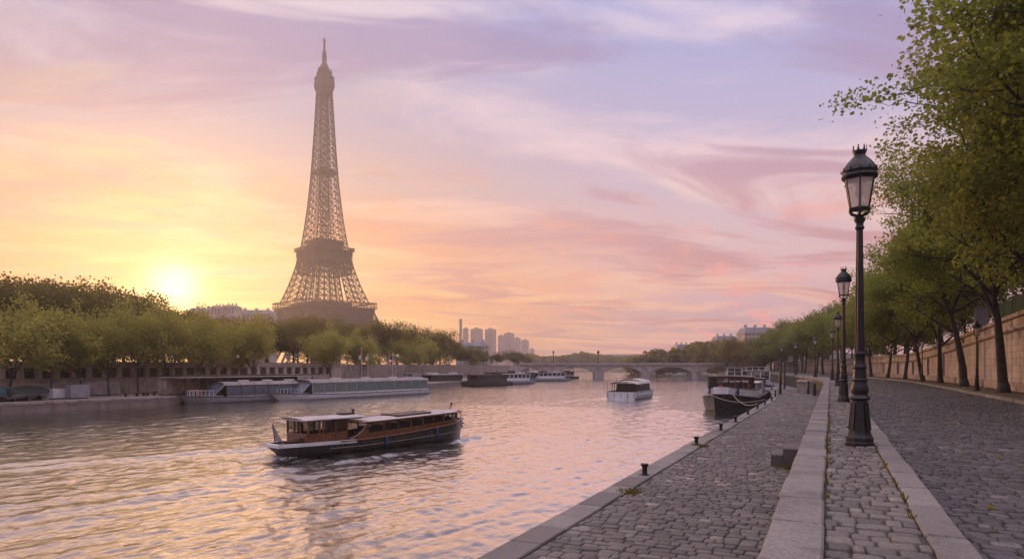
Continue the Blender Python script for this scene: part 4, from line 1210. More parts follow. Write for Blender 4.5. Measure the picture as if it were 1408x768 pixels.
# --- the varnished launch
def launch():
    L, B = 14.2, 3.3
    root = empty('river_launch', (-25.4, 33.5, ZW), -HB, 'varnished wooden river launch with dark hull and long pale roof crossing the water', 'boat')
    root.scale = (.95, .94, .97)
    sheer = lambda t_: .74 + .62 * max(0, t_ - .25) ** 1.7 / .61
    plan = lambda t_: ell(t_, .5, .22, 2.6, .14)
    b = MB(); rg_ = hull_mesh(b, L, B, sheer, plan, .35, .9, .4); b.build('hull', M['black_hull'], root, True, 50)
    b = MB(); deck_mesh(b, rg_, -.05); b.build('deck', M['wood_dk'], root)
    b = MB(); gunwale(b, rg_, .055, .0, 5); b.build('rub_rail', M['maho'], root, True)
    b = MB(); b.tube([(r[-1][0] * .995 + .01, r[-1][1], r[-1][2] * .52) for r in rg_[4:26]], .022, 5); b.tube([(r[0][0] * .995 - .01, r[0][1], r[0][2] * .52) for r in rg_[4:26]], .022, 5); b.build('belt_line', M['rope'], root)
    b = MB(); pts = rg_[0:8]
    b.loft([[(r[0][0] - .03, r[0][1], r[0][2] - .13), (r[0][0] - .03, r[0][1], r[0][2] + .05), (r[0][0] + .16, r[0][1], r[0][2] + .05)] for r in pts]); b.loft([[(r[-1][0] + .03, r[-1][1], r[-1][2] - .13), (r[-1][0] + .03, r[-1][1], r[-1][2] + .05), (r[-1][0] - .16, r[-1][1], r[-1][2] + .05)] for r in pts])
    r = rg_[0]; b.bx(r[0][0] - .02, r[-1][0] + .02, r[0][1] - .04, r[0][1] + .2, r[0][2] - .13, r[0][2] + .05)
    b.build('stern_rail', M['white'], root)
    # aft wheel cabin
    hw_ = 1.12
    ac = empty('aft_cabin', (0, 0, 0)); ac.parent = root
    b = MB()
    b.bx(-hw_, hw_, -6.35, -6.28, .68, 1.30)
    for s_ in (-1, 1):
        b.bx(s_ * hw_ - .035, s_ * hw_ + .035, -6.28, -3.6, .68, 1.28)
        for y in (-6.3, -5.55, -5.3, -4.45, -3.6): b.bx(s_ * hw_ - .045, s_ * hw_ + .045, y - .05, y + .05, 1.28, 2.06)
        b.bx(s_ * hw_ - .045, s_ * hw_ + .045, -6.28, -2.5, 1.98, 2.08)
    for x in (-.35, .35): b.bx(x - .04, x + .04, -6.36, -6.27, 1.3, 2.0)
    b.bx(-hw_, hw_, -6.36, -6.27, 1.96, 2.08)
    b.build('cabin_wall', M['maho'], ac)
    for s_ in (-1, 1):
        for y0, y1 in ((-6.24, -5.61), (-5.24, -4.51)):
            pane(ac, M['glass'], [(s_ * hw_, y0, 1.3), (s_ * hw_, y1, 1.3), (s_ * hw_, y1, 1.97), (s_ * hw_, y0, 1.97)])
    b = MB(); b.bx(-hw_ + .1, hw_ - .1, -3.66, -3.6, .7, 2.0); b.build('bulkhead', M['maho'], ac)
    b = MB()
    b.loft([[(x, y, 2.09 + .09 * (1 - (x / 1.3) ** 2) + k) for x in np.linspace(-1.28, 1.28, 9)] for k, y in ((0, -6.7), (0, -2.2))])
    b.loft([[(-1.3, -6.72, 2.04), (1.3, -6.72, 2.04), (1.3, -2.18, 2.04), (-1.3, -2.18, 2.04)], [(-1.3, -6.72, 2.10), (1.3, -6.72, 2.10), (1.3, -2.18, 2.10), (-1.3, -2.18, 2.10)]], closed=True, caps=True)
    b.build('cabin_roof', M['roof_pale'], root)
    b = MB(); b.bx(-.3, .3, -3.4, -2.4, 2.2, 2.28); b.lathe([(.07, 2.2), (.07, 2.42), (.12, 2.44), (.12, 2.5), (.02, 2.52)], 8, (.2, -2.5, 0)); b.build('roof_box', M['wood_dk'], root)
    # saloon
    zb = lambda y: .78 + .42 * max(0, (y + 3) / 9.2) ** 1.5
    zt = lambda y: 1.72 + .22 * max(0, (y + 3) / 9.2) ** 1.2
    W_ = lambda y: min(1.34, B / 2 * plan((y + L / 2) / L) - .16)
    ysx = np.linspace(-2.2, 6.1, 15)
    sal = empty('saloon', (0, 0, 0)); sal.parent = root
    b = MB()
    for s_ in (-1, 1):
        b.loft([[(s_ * (W_(y) + .03), y, zb(y) - .25), (s_ * (W_(y) + .03), y, zb(y) + .30), (s_ * (W_(y) - .04), y, zb(y) + .30), (s_ * (W_(y) - .04), y, zb(y) - .25)] for y in ysx], closed=True, caps=True)
        b.loft([[(s_ * (W_(y) + .03), y, zt(y) - .1), (s_ * (W_(y) + .03), y, zt(y)), (s_ * (W_(y) - .04), y, zt(y)), (s_ * (W_(y) - .04), y, zt(y) - .1)] for y in ysx], closed=True, caps=True)
    py = [-2.2, -.95, .22, 1.35, 2.4, 3.4, 4.35, 5.25, 6.1]
    for y in py:
        for s_ in (-1, 1): b.bar((s_ * W_(y), y, zb(y) + .2), (s_ * W_(y), y, zt(y) - .05), .085)
    y = 6.1; b.bx(-W_(y), W_(y), y - .04, y + .04, zb(y) - .2, zb(y) + .3); b.bx(-W_(y), W_(y), y - .04, y + .04, zt(y) - .12, zt(y)); b.bx(-.05, .05, y - .04, y + .04, zb(y) + .3, zt(y) - .1)
    b.build('saloon_wall', M['maho'], sal)
    for y0, y1 in zip(py, py[1:]):
        for s_ in (-1, 1):
            a, c = y0 + .05, y1 - .05
            pane(sal, M['glass'], [(s_ * W_(a), a, zb(a) + .31), (s_ * W_(c), c, zb(c) + .31), (s_ * W_(c), c, zt(c) - .11), (s_ * W_(a), a, zt(a) - .11)])
    for y in (-1.4, -.3, .8, 1.9, 3.0, 4.1, 5.1):
        b = MB(); b.bx(-1.0, 1.0, y - .2, y + .2, .6, zb(y) + .12); b.bx(-1.0, 1.0, y + .2, y + .27, .6, zb(y) + .52); b.build('seat', M['wood_dk'], sal)
    b = MB()
    b.loft([[(x * (W_(y) + .16), y, zt(y) + .02 + .10 * (1 - x * x)) for x in np.linspace(-1, 1, 9)] for y in np.concatenate([[-2.75], ysx, [6.4]])])
    b.build('saloon_roof', M['roof_pale'], root, True)
    b = MB()
    for s_ in (-1, 1): b.tube([(s_ * (W_(y) + .16), y, zt(y) + .01) for y in np.concatenate([[-2.75], ysx, [6.4]])], .05, 6)
    b.bar((-W_(-2.2) - .16, -2.75, zt(-2.75) + .02), (W_(-2.2) + .16, -2.75, zt(-2.75) + .02), .09); b.bar((-W_(6.1) - .16, 6.4, zt(6.4) + .01), (W_(6.1) + .16, 6.4, zt(6.4) + .01), .09)
    b.build('roof_edge', M['maho'], root, True)
    b = MB()
    b.loft([[(x * .85, y, zt(y) + .16 + .05 * (1 - x * x)) for x in np.linspace(-1, 1, 5)] for y in (.6, 3.6)]); 
    for s_ in (-1, 1): b.bar((s_ * .85, .6, zt(.6) + .13), (s_ * .85, 3.6, zt(3.6) + .13), .10)
    b.bar((-.85, .6, zt(.6) + .14), (.85, .6, zt(.6) + .14), .1); b.bar((-.85, 3.6, zt(3.6) + .14), (.85, 3.6, zt(3.6) + .14), .1)
    b.build('roof_hatch', M['wood_dk'], root)
    # sweeping side panels between the open well and the saloon
    for s_ in (-1, 1):
        b = MB(); A, Bt = [], []
        for q in np.linspace(0, 1, 10):
            y = -3.5 + 1.3 * q; top = .84 + .86 * q ** 1.8
            x = s_ * (W_(max(y, -2.3)) + .03 - .12 * (1 - q))
            A.append((x, y, .66)); Bt.append((x, y, top))
        b.loft([A, Bt]); b.loft([[(x + s_ * .0 - s_ * .05, y, z) for x, y, z in A], [(x - s_ * .05, y, z) for x, y, z in Bt]])
        p = b.build('side_panel', M['maho'], root)
        b = MB(); b.tube([(x, y, z + .01) for x, y, z in Bt], .02, 6); b.build('edge_strip', M['roof_pale'], p)
    for y in (-1.0, 3.4):
        b = MB(); t_ = (y + L / 2) / L; x = B / 2 * plan(t_) + .07; b.lathe([(.02, 0), (.09, .05), (.10, .15), (.10, .5), (.08, .6), (.02, .64)], 10, (x, y, sheer(t_) - .62)); b.bar((x, y, sheer(t_)), (x - .1, y, sheer(t_) + .12), .02); b.build('fender', M['blue_fender'], root, True, 50)
    b = MB(); b.bx(-.5, .5, -7.05, -6.5, .74, .86); b.lathe([(.10, .74), (.08, .98), (.15, 1.0), (.15, 1.06)], 8, (.8, -6.6, 0)); b.bx(.2, 1.0, -4.9, -4.3, .72, .85); b.build('deck_gear', M['wood_dk'], root)
    b = MB(); b.tube([(0, -7.75, .72), (0, -7.95, 1.95)], .025, 6)
    st_ = b.build('flag_staff', M['wood_dk'], root)
    b = MB()
    b.loft([[(.05 * math.sin(3 * q + 4 * z_), -7.93 + q * (.10 + .42 * z_) + .13 * z_, 1.9 - z_ * .95 - q * .1) for q in np.linspace(0, 1, 7)] for z_ in np.linspace(0, 1, 7)])
    b.build('flag', M['cloth'], st_, True)
    b = MB(); ty = L / 2
    b.lathe([(.07, 1.3), (.06, 1.75), (.09, 1.78), (.09, 1.84), (.02, 1.86)], 8, (0, ty - .25, 0)); b.bar((0, ty + .05, 1.35), (0, ty + .45, .95), .08); b.bar((-.3, ty + .42, 1.0), (.3, ty + .42, 1.0), .07); b.bar((0, ty + .42, 1.0), (0, ty + .5, .65), .07)
    for s_ in (-1, 1): b.tube([(s_ * .9, ty - 1.0, 1.35), (s_ * .9, ty - 1.0, 1.75), (s_ * .45, ty - .1, 1.8), (s_ * .4, ty - .05, 1.4)], .025, 6)
    b.build('bow_gear', M['iron'], root)
    b = MB(); b.tube([(.1, 6.2, zt(6.1) + .1), (.1, 6.35, zt(6.1) + .55)], .03, 6); b.box((.1, 6.36, zt(6.1) + .5), (.12, .06, .2)); b.build('bow_light', M['iron'], root)
    return root
launch()

# --- glass roofed excursion boats (bow toward the camera)
def glass_boat(name, x, y, L, B, rz, label, glassm, hullm, bays, H=3.3):
    root = empty(name, (x, y, ZW), rz, label, 'excursion boat')
    sheer = lambda t_: .75 + .35 * max(0, t_ - .6) ** 2 / .16
    plan = lambda t_: ell(t_, .8, .2, 2.3, .12)
    b = MB(); rg_ = hull_mesh(b, L, B, sheer, plan, 1.4, .3, .4); b.build('hull', hullm, root, True, 50)
    b = MB(); deck_mesh(b, rg_, -.03); b.build('deck', M['grey_boat'], root)
    b = MB(); gunwale(b, rg_, .06); b.build('rub_rail', M['wood_dk'], root, True)
    y0, y1 = -L / 2 + 1.0, L / 2 - 4.2; n = bays; hw_ = B / 2 - .3
    prof = lambda f: [(-hw_ * f, .8), (-hw_ * f, 1.05), (-(hw_ - .15) * f, H - .45), (-(hw_ - .5) * f, H - .12), (0, H), ((hw_ - .5) * f, H - .12), ((hw_ - .15) * f, H - .45), (hw_ * f, 1.05), (hw_ * f, .8)]
    ys_ = np.linspace(y0, y1, n + 1)
    fr = MB()
    for yq in ys_:
        pr = prof(1.0)
        for a, c in zip(pr, pr[1:]): fr.bar((a[0], yq, a[1]), (c[0], yq, c[1]), .10)
    for i in (1, 2, 6, 7):
        a = prof(1.0)[i]; fr.bar((a[0], y0, a[1]), (a[0], y1, a[1]), .09)
    f_ = fr.build('canopy_frame', M['wood_dk'] if n < 9 else M['grey_boat'], root)
    for i in range(n):
        a, c = ys_[i] + .06, ys_[i + 1] - .06; P = prof(.985)
        for k in (1, 6):
            pane(f_, glassm, [(P[k][0], a, P[k][1]), (P[k][0], c, P[k][1]), (P[k + 1][0], c, P[k + 1][1]), (P[k + 1][0], a, P[k + 1][1])], 'pane')
    b = MB(); P = prof(1.01)[2:7]; b.loft([[(q[0], yq, q[1] + .04) for q in P] for yq in (y0 - .3, y1 + .3)]); b.build('roof', M['roof_dull'], root)
    b = MB()
    for s_ in (-1, 1): b.bx(s_ * hw_ - .03, s_ * hw_ + .03, y0, y1, .75, 1.06)
    b.bx(-hw_, hw_, y0 - .03, y0 + .03, .7, H - .3)
    b.build('side_wall', hullm, root)
    # raked wheelhouse window at the bow
    pw = [(-hw_ * .9, y1, 2.6), (hw_ * .9, y1, 2.6), (hw_ * .75, y1 + 1.5, 1.05), (-hw_ * .75, y1 + 1.5, 1.05)]
    pane(root, M['glass_blue'], pw, 'windscreen')
    b = MB()
    for a, c in zip(pw, pw[1:] + pw[:1]): b.bar(a, c, .09)
    b.bx(-hw_ * .75, hw_ * .75, y1 + .1, y1 + 1.5, .7, 1.04); b.build('wheelhouse', M['grey_boat'], root)
    b = MB()
    for k in range(7):
        yq = y1 + 1.6 + k * .42; wq = max(.3, hw_ * .75 - k * .24)
        for s_ in (-1, 1): b.bar((s_ * wq, yq, .95), (s_ * wq, yq, 1.75), .035)
    for s_ in (-1, 1): b.bar((s_ * hw_ * .75, y1 + 1.6, 1.74), (s_ * max(.3, hw_ * .75 - 1.44), y1 + 1.6 + 2.52, 1.74), .04)
    b.build('bow_rail', M['white'], root)
    for k in range(3):
        b = MB(); yq = y0 + (y1 - y0) * (.25 + .25 * k); b.bx(-.6, .6, yq - .5, yq + .5, H + .06, H + .22); b.build('roof_hatch', M['white'], root)
    b = MB()
    for k in range(int((y1 - y0) / 1.6)):
        yq = y0 + .8 + 1.6 * k; b.bx(-hw_ * .8, -.4, yq, yq + .5, .8, 1.25); b.bx(.4, hw_ * .8, yq, yq + .5, .8, 1.25)
    b.build('seat', M['wood_dk'], root)
    return root
glass_boat('glass_boat', -69.6, 85.5, 31, 5.4, R(180) - .13, 'long white glass boat with green tinted panes moored in front of the others', M['glass_green'], M['white'], 12, 2.95)
glass_boat('glass_boat', -74.6, 69.0, 20, 5.0, R(180) - .2, 'grey glass boat with blue tinted wheelhouse panes, bow nearest the sunlit water', M['glass_blue'], M['grey_boat'], 7, 2.8)
# dark roofed landing stage behind them
root = empty('landing_stage', (-78.4, 70.5, ZW), -.12, 'dark roofed floating landing stage moored along the stone quay', 'pontoon')
b = MB(); b.bx(-2.2, 2.2, -11, 11, -.4, .75); b.build('float', M['black_hull'], root)
b = MB(); b.bx(-2.6, 2.6, -11.6, 11.6, 3.55, 3.72); b.build('roof', M['wood_dk'], root)
b = MB(); b.bx(-2.66, 2.66, -11.66, 11.66, 3.42, 3.54); b.build('fascia', M['roof_pale'], root)
for yq in np.linspace(-10.6, 10.6, 8):
    for s_ in (-1, 1):
        b = MB(); b.bx(s_ * 2 - .07, s_ * 2 + .07, yq - .07, yq + .07, .75, 3.45); b.build('post', M['wood_dk'], root)
b = MB(); b.bx(-2, -1.8, -10.5, 10.5, .75, 3.4); b.build('back_wall', M['wood_dk'], root)
b = MB(); b.bx(1.0, 1.9, -9, 4, .75, 1.8); b.build('counter', M['maho'], root)

# --- barges on the near quay (bow toward the camera)
def barge(x, y, L, B, rz, label, cabins, hullm, text=False, ropes=False):
    root = empty('moored_barge', (x, y, ZW), rz, label, 'barge', 'barges moored along the near quay')
    sheer = lambda t_: 1.25 + .75 * max(0, t_ - .72) ** 1.6 / .13
    plan = lambda t_: ell(t_, .75, .2, 2.0, .25)
    b = MB(); rg_ = hull_mesh(b, L, B, sheer, plan, .7, .3, .5); b.build('hull', hullm, root, True, 50)
    b = MB(); deck_mesh(b, rg_, -.04); b.build('deck', M['wood_dk'], root)
    b = MB(); gunwale(b, rg_, .09); b.build('rub_rail', M['black_hull'], root, True)
    b = MB(); k0 = 19
    for side in (0, -1):
        b.loft([[(r[side][0] * .985, r[side][1], r[side][2] + .06), (r[side][0] * 1.0, r[side][1] + .05, r[side][2] + .78), (r[side][0] * .95, r[side][1] + .05, r[side][2] + .78), (r[side][0] * .94, r[side][1], r[side][2] + .06)] for r in rg_[k0:]], closed=True, caps=True)
    r = rg_[-1]; b.bx(r[0][0], r[-1][0], r[0][1] - .02, r[0][1] + .06, r[0][2] + .06, r[0][2] + .78)
    b.build('bulwark', M['white'], root)
    for (y0, y1, w_, z0, z1, mw_, nwin, over) in cabins:
        cb_ = empty('cabin', (0, 0, 0)); cb_.parent = root
        b = MB(); zs_ = z0 + (z1 - z0) * .42
        b.bx(-w_, w_, y0, y1, z0, zs_)
        for s_ in (-1, 1):
            for q in range(nwin + 1):
                yq = y0 + .06 + (y1 - y0 - .12) * q / nwin; b.bx(s_ * w_ - .06, s_ * w_ + .06, yq - .07, yq + .07, zs_, z1)
        for q in range(4):
            xq = -w_ + 2 * w_ * q / 3
            for yq in (y0, y1): b.bx(xq - .07, xq + .07, yq - .05, yq + .05, zs_, z1)
        b.bx(-w_ - .02, w_ + .02, y0 - .02, y1 + .02, z1 - .16, z1)
        b.build('cabin_wall', mw_, cb_)
        for q in range(nwin):
            ya = y0 + .13 + (y1 - y0 - .12) * q / nwin; yb = y0 + (y1 - y0 - .12) * (q + 1) / nwin
            for s_ in (-1, 1): pane(cb_, M['glass'], [(s_ * w_, ya, zs_), (s_ * w_, yb, zs_), (s_ * w_, yb, z1 - .16), (s_ * w_, ya, z1 - .16)])
        for q in range(3):
            xa = -w_ + 2 * w_ * q / 3 + .08; xb = -w_ + 2 * w_ * (q + 1) / 3 - .08
            pane(cb_, M['glass'], [(xa, y1, zs_), (xb, y1, zs_), (xb, y1, z1 - .16), (xa, y1, z1 - .16)])
        b = MB(); b.loft([[(xq * (w_ + over), yq, z1 + .02 + .1 * (1 - xq * xq)) for xq in np.linspace(-1, 1, 7)] for yq in (y0 - over, y1 + over)])
        b.bx(-w_ - over, w_ + over, y0 - over, y1 + over, z1 - .04, z1 + .015); b.build('cabin_roof', M['roof_pale'] if mw_ is M['white'] else M['wood_dk'], cb_)
    ty = L / 2
    for s_ in (-1, 1):
        b = MB(); b.lathe([(.12, 1.9), (.10, 2.9), (.17, 2.92), (.17, 3.0)], 8, (s_ * 1.5, ty - 1.6, 0)); b.build('bitt', M['iron'], root)
    b = MB(); b.bx(-.5, .5, ty - 2.4, ty - 1.9, 1.9, 2.6); b.tube([(-.8, ty - 2.15, 2.3), (.8, ty - 2.15, 2.3)], .2, 8); b.build('windlass', M['iron'], root)
    for s_ in (-1, 1):
        b = MB(); b.tube([(s_ * (B / 2 + .12), y_, .9 + .0 * y_) for y_ in (1.0, 1.3)], .32, 10); b.build('tyre_fender', M['iron'], root)
    if text:
        r0_, r1_ = rg_[-1], rg_[-4]
        for (txt, u_) in (('AC', -1), ('H', 1)):
            cu = bpy.data.curves.new('lettering', 'FONT'); cu.body = txt; cu.size = .62; cu.align_x = 'CENTER'; cu.extrude = .012
            o = bpy.data.objects.new('lettering', cu); C.objects.link(o); 
            bpy.context.view_layer.update()
            me = bpy.data.meshes.new_from_object(o.evaluated_get(bpy.context.evaluated_depsgraph_get())); bpy.data.objects.remove(o)
            o = bpy.data.objects.new('lettering', me); C.objects.link(o); me.materials.clear(); me.materials.append(M['flag_blue']); o.parent = root
            ra, rb = (rg_[-1], rg_[-3])
            a, c = (Vector(ra[0]), Vector(rb[0])) if u_ < 0 else (Vector(ra[-1]), Vector(rb[-1]))
            mid = a.lerp(c, .55); tang = (c - a); tang.z = 0; tang.normalize()
            if u_ < 0: xdir = tang
            else: xdir = tang
            zdir = Vector((0, 0, 1)); out = Vector((mid.x, 1.2, 0)).normalized()
            if xdir.cross(zdir).dot(out) < 0: xdir = -xdir
            nrm = xdir.cross(zdir)
            Mx = Matrix((xdir, zdir, nrm)).transposed().to_4x4(); Mx.translation = mid + nrm * .07 + Vector((0, 0, .18)); o.matrix_local = Mx
        b = MB(); pts = [(.34 * math.cos(a) + .1, ty + .62, 2.55 + .34 * math.sin(a)) for a in np.linspace(0, 6.283, 17)]; b.tube(pts, .09, 6); b.build('lifebuoy', M['red'], root, True)
    if ropes:
        Mi = Matrix.Translation(root.location) @ Matrix.Rotation(rz, 4, 'Z')
        for k, (sx, by) in enumerate(((-1.0, 58), (1.6, 65))):
            p0 = Vector((sx, ty - .2, 2.15)); p1 = Mi.inverted() @ Vector((-5.48 + bend(by), by, ZQ + .5))
            b = MB(); b.tube([p0.lerp(p1, q) - Vector((0, 0, 1.2 * 4 * q * (1 - q) * .5)) for q in np.linspace(0, 1, 12)], .04, 5); b.build('mooring_rope', M['rope'], root)
    return root
barge(-10.8, 91.5, 38, 6.0, R(180) + .02, 'black hulled barge with white bulwark and timber wheelhouse, nearest of the moored row',
      [(6.5, 13.2, 2.2, 1.3, 3.75, M['maho'], 4, .35), (-4, 5.2, 2.4, 1.2, 2.9, M['white'], 5, .15), (-15, -9, 2.2, 1.2, 3.2, M['grey_boat'], 4, .2)], M['black_hull'], True, True)
barge(-13.2, 136, 36, 6.2, R(180) + .10, 'dark barge with white upper cabins, second in the moored row', [(7, 12.5, 2.3, 1.4, 4.2, M['white'], 3, .3), (-13, 5.5, 2.5, 1.2, 3.1, M['wood_dk'], 8, .1), (-4, 2, 1.7, 3.2, 4.9, M['white'], 3, .2)], M['black_hull'])
barge(-22.0, 178, 34, 6.0, R(180) + .16, 'hazy white cabin barge, last in the moored row before the bridge', [(5, 12, 2.4, 1.4, 4.6, M['white'], 4, .3), (-12, 4, 2.4, 1.2, 3.4, M['white'], 8, .1)], M['black_hull'])
for i, (x, y, h) in enumerate([(-6.6, 112, 5.6), (-9.5, 150, 6.5)]):
    b = MB(); b.lathe([(.2, -3), (.2, h - .1), (.14, h), (.05, h + .05)], 10); o = b.build('mooring_pile', M['black_hull'], smooth=True, auto=40); o.location = (x, y, ZW)
    tag(o, ['dark steel mooring pile behind the nearest barge', 'dark steel mooring pile behind the second barge'][i], 'pile')

# --- white tour boat going away up river
root = empty('tour_boat', (-28.2, 101.5, ZW), 0.02, 'small white tour boat with an arched canopy motoring away in midstream', 'boat')
root.scale = (1, 1.08, .92)
L, B = 12.5, 5.0
b = MB(); rg_ = hull_mesh(b, L, B, lambda t_: 1.25 + .3 * max(0, t_ - .6), lambda t_: ell(t_, .9, .25, 2.2, .15), .6, .1, .4); b.build('hull', M['white'], root, True, 50)
b = MB(); deck_mesh(b, rg_, -.3); b.build('deck', M['grey_boat'], root)
b = MB(); gunwale(b, rg_, .07); b.tube([(r[-1][0] * 1.01, r[-1][1], r[-1][2] * .55) for r in rg_[1:-1]], .05, 5); b.tube([(r[0][0] * 1.01, r[0][1], r[0][2] * .55) for r in rg_[1:-1]], .05, 5); b.build('rub_rail', M['grey_boat'], root, True)
b = MB()
for i in range(5): b.bar((-2.0 + i, -6.3, .2), (-2.0 + i, -6.3, 1.2), .07)
b.build('stern_fender', M['blue_fender'], root)
cab = empty('cabin', (0, 0, 0)); cab.parent = root
b = MB()
for yq in np.linspace(-4.8, 3.6, 8):
    for s_ in (-1, 1): b.bar((s_ * 1.9, yq, .95), (s_ * 1.75, yq, 2.5), .09)
for s_ in (-1, 1): b.bx(s_ * 1.9 - .04, s_ * 1.9 + .04, -2.6, 3.6, .95, 1.5)
b.bx(-1.8, 1.8, -2.6, -2.5, .95, 2.5); b.build('cabin_wall', M['wood_dk'], cab)
for k in range(5):
    y0 = -2.3 + k * 1.2
    for s_ in (-1, 1): pane(cab, M['window'], [(s_ * 1.87, y0, 1.5), (s_ * 1.87, y0 + 1.05, 1.5), (s_ * 1.77, y0 + 1.05, 2.4), (s_ * 1.77, y0, 2.4)])
b = MB()
b.loft([[(2.05 * math.cos(a), yq, 2.45 + (.55 if yq > -2 else .42) * math.sin(a)) for a in np.linspace(0, math.pi, 11)] for yq in (-5.2, -1.9)]); b.loft([[(1.95 * math.cos(a), yq, 2.5 + .75 * math.sin(a)) for a in np.linspace(0, math.pi, 11)] for yq in (-1.8, 4.2)])
b.build('canopy', M['roof_pale'], root, True)
b = MB()
for s_ in (-1, 1): b.tube([(s_ * 1.2, -4.6, 2.9), (s_ * 1.2, -4.6, 3.4), (s_ * 1.2, 3.4, 3.5), (s_ * 1.2, 3.4, 3.0)], .04, 5)
for yq in (-3, -1, 1, 3): b.bar((-1.2, yq, 3.44), (1.2, yq, 3.44), .05)
b.build('roof_rail', M['maho'], root)
b = MB(); b.tube([(-2.1, -6.0, 1.2), (-2.1, -6.1, 2.6)], .03, 5); b.build('flag_staff', M['wood_dk'], root)

# --- boats moored along the far bank towards the bridge
def small_boat(u, v, L, B, rz, label, hm, rm, kind_):
    s = 4500 / (v - 503); p = at_px(u, s, ZW)
    root = empty('moored_boat', p, rz, label, 'moored boat', 'boats moored along the far bank')
    b = MB(); r = hull_mesh(b, L, B, lambda t_: .9 + .5 * max(0, t_ - .6), lambda t_: ell(t_, .8, .22, 2.2, .15), .8, .2, .4, 14); b.build('hull', hm, root, True, 50)
    b = MB(); deck_mesh(b, r, -.03); b.build('deck', M['wood_dk'], root)
    hw_ = B / 2 - .5; y0, y1 = -L * .36, L * .28
    b = MB(); b.bx(-hw_, hw_, y0, y1, .8, 1.7)
    nq = 6
    for q in range(nq + 1):
        yq = y0 + (y1 - y0) * q / nq
        for s_ in (-1, 1): b.bx(s_ * hw_ - .08, s_ * hw_ + .08, yq - .12, yq + .12, 1.7, 2.7)
    b.build('cabin_wall', M['white'] if kind_ else M['wood_dk'], root)
    for q in range(nq):
        ya, yb = y0 + (y1 - y0) * q / nq + .14, y0 + (y1 - y0) * (q + 1) / nq - .14
        for s_ in (-1, 1): pane(root, M['window'], [(s_ * hw_, ya, 1.7), (s_ * hw_, yb, 1.7), (s_ * hw_, yb, 2.7), (s_ * hw_, ya, 2.7)])
    b = MB(); b.bx(-hw_ - .25, hw_ + .25, y0 - .4, y1 + .4, 2.7, 2.86); b.bx(-hw_ * .5, hw_ * .4, y0 + 1, y0 + 3, 2.86, 3.4); b.build('roof', rm, root)
    b = MB(); b.tube([(0, L * .36, 1), (0, L * .36, 3.9)], .05, 5); b.build('mast', M['wood_dk'], root)
    return root
fb = [(606, 529.0, 17, 4.5, 2.85, 'dark roofed houseboat at the end of the open far quay', M['black_hull'], M['roof_pale'], 0),
      (668, 529.5, 17, 5, 2.9, 'dark houseboat with black roof, in front of the white boat by the far bank', M['black_hull'], M['wood_dk'], 0),
      (703, 527.5, 15, 5, 2.8, 'grey and white boat with long low cabin moored off the far bank', M['grey_boat'], M['roof_pale'], 1),
      (688, 522.5, 18, 5, 2.6, 'dark boat wedged behind the grey and white one at the far bank', M['black_hull'], M['wood_dk'], 0),
      (733, 523.5, 15, 5, 2.5, 'dark barge halfway to the bridge along the far bank', M['black_hull'], M['wood_dk'], 0),
      (752, 523.4, 17, 5, 2.6, 'pale blue grey boat moored furthest out below the bridge', M['grey_boat'], M['roof_pale'], 1),
      (768, 520.3, 16, 5, 2.4, 'small hazy boat moored closest to the bridge arch', M['black_hull'], M['roof_pale'], 1)]
for a in fb: small_boat(*a)

# ---------------------------------------------------------------- arcade wall on the far quay
root = empty('arcade_wall', (0, 0, 0), 0, 'long stone wall with a row of square grilled openings behind the far quay', 'wall')
Y0, PITCH, NB_, XF = 26.0, 2.12, 37, -92.0
z0, z1, zt_ = ZL, 2.1, 1.35
Y1 = Y0 + PITCH * NB_
b = MB()
b.bx(XF - 1.2, XF, Y0 - 30, Y0, z0 - .2, z1); b.bx(XF - .35, XF, Y0, Y1, z0 - .2, .02); b.bx(XF - .35, XF, Y0, Y1, zt_, z1)
b.bx(XF - 1.2, XF, Y1, Y1 + 3, z0 - .2, z1)
for i in range(NB_ + 1):
    y = Y0 + PITCH * i; b.bx(XF - .35, XF + .10, y - .36, y + .36, .023, zt_ - .003)
b.build('wall', M['wall_stone2'] if 'wall_stone2' in M else M['wall_stone'], root)
b = MB(); b.bx(XF - .3, XF + .22, Y0 - 30, Y1 + 3, 1.55, 1.72); b.bx(XF - .3, XF + .16, Y0 - 30, Y1 + 3, z1, z1 + .14); b.bx(XF - .1, XF + .14, Y0, Y1, -.12, .02); b.build('cornice', M['trim_stone'], root)
win0 = None
for i in range(NB_):
    y = Y0 + PITCH * (i + .5)
    if win0 is None:
        b = MB(); b.bx(-.42, -.36, -.72, .72, 0, 1.36)
        for q in range(5): b.bx(-.35, -.31, -.58 + q * .29 - .02, -.58 + q * .29 + .02, .03, 1.34)
        b.bx(-.35, -.31, -.7, .7, .6, .66)
        win0 = o = b.build('grilled_opening', M['dark'], root)
    else:
        o = win0.copy(); C.objects.link(o)
    o.location = (XF, y, 0)
# rest of the far bank retaining wall towards the bridge
ysr = [y for y in yl if 110 <= y <= 300]
b = MB(); b.loft([[(left_edge(y) - 13.8, y, z) if k else (left_edge(y) - 13.3, y, z) for k, z in ((1, ZL - .2), (1, 1.9), (1, 2.0))] for y in [107] + ysr])
o = b.build('embankment_wall', M['far_bank_wall']); tag(o, 'plain stone embankment wall running on from the arcade to the bridge', 'wall')

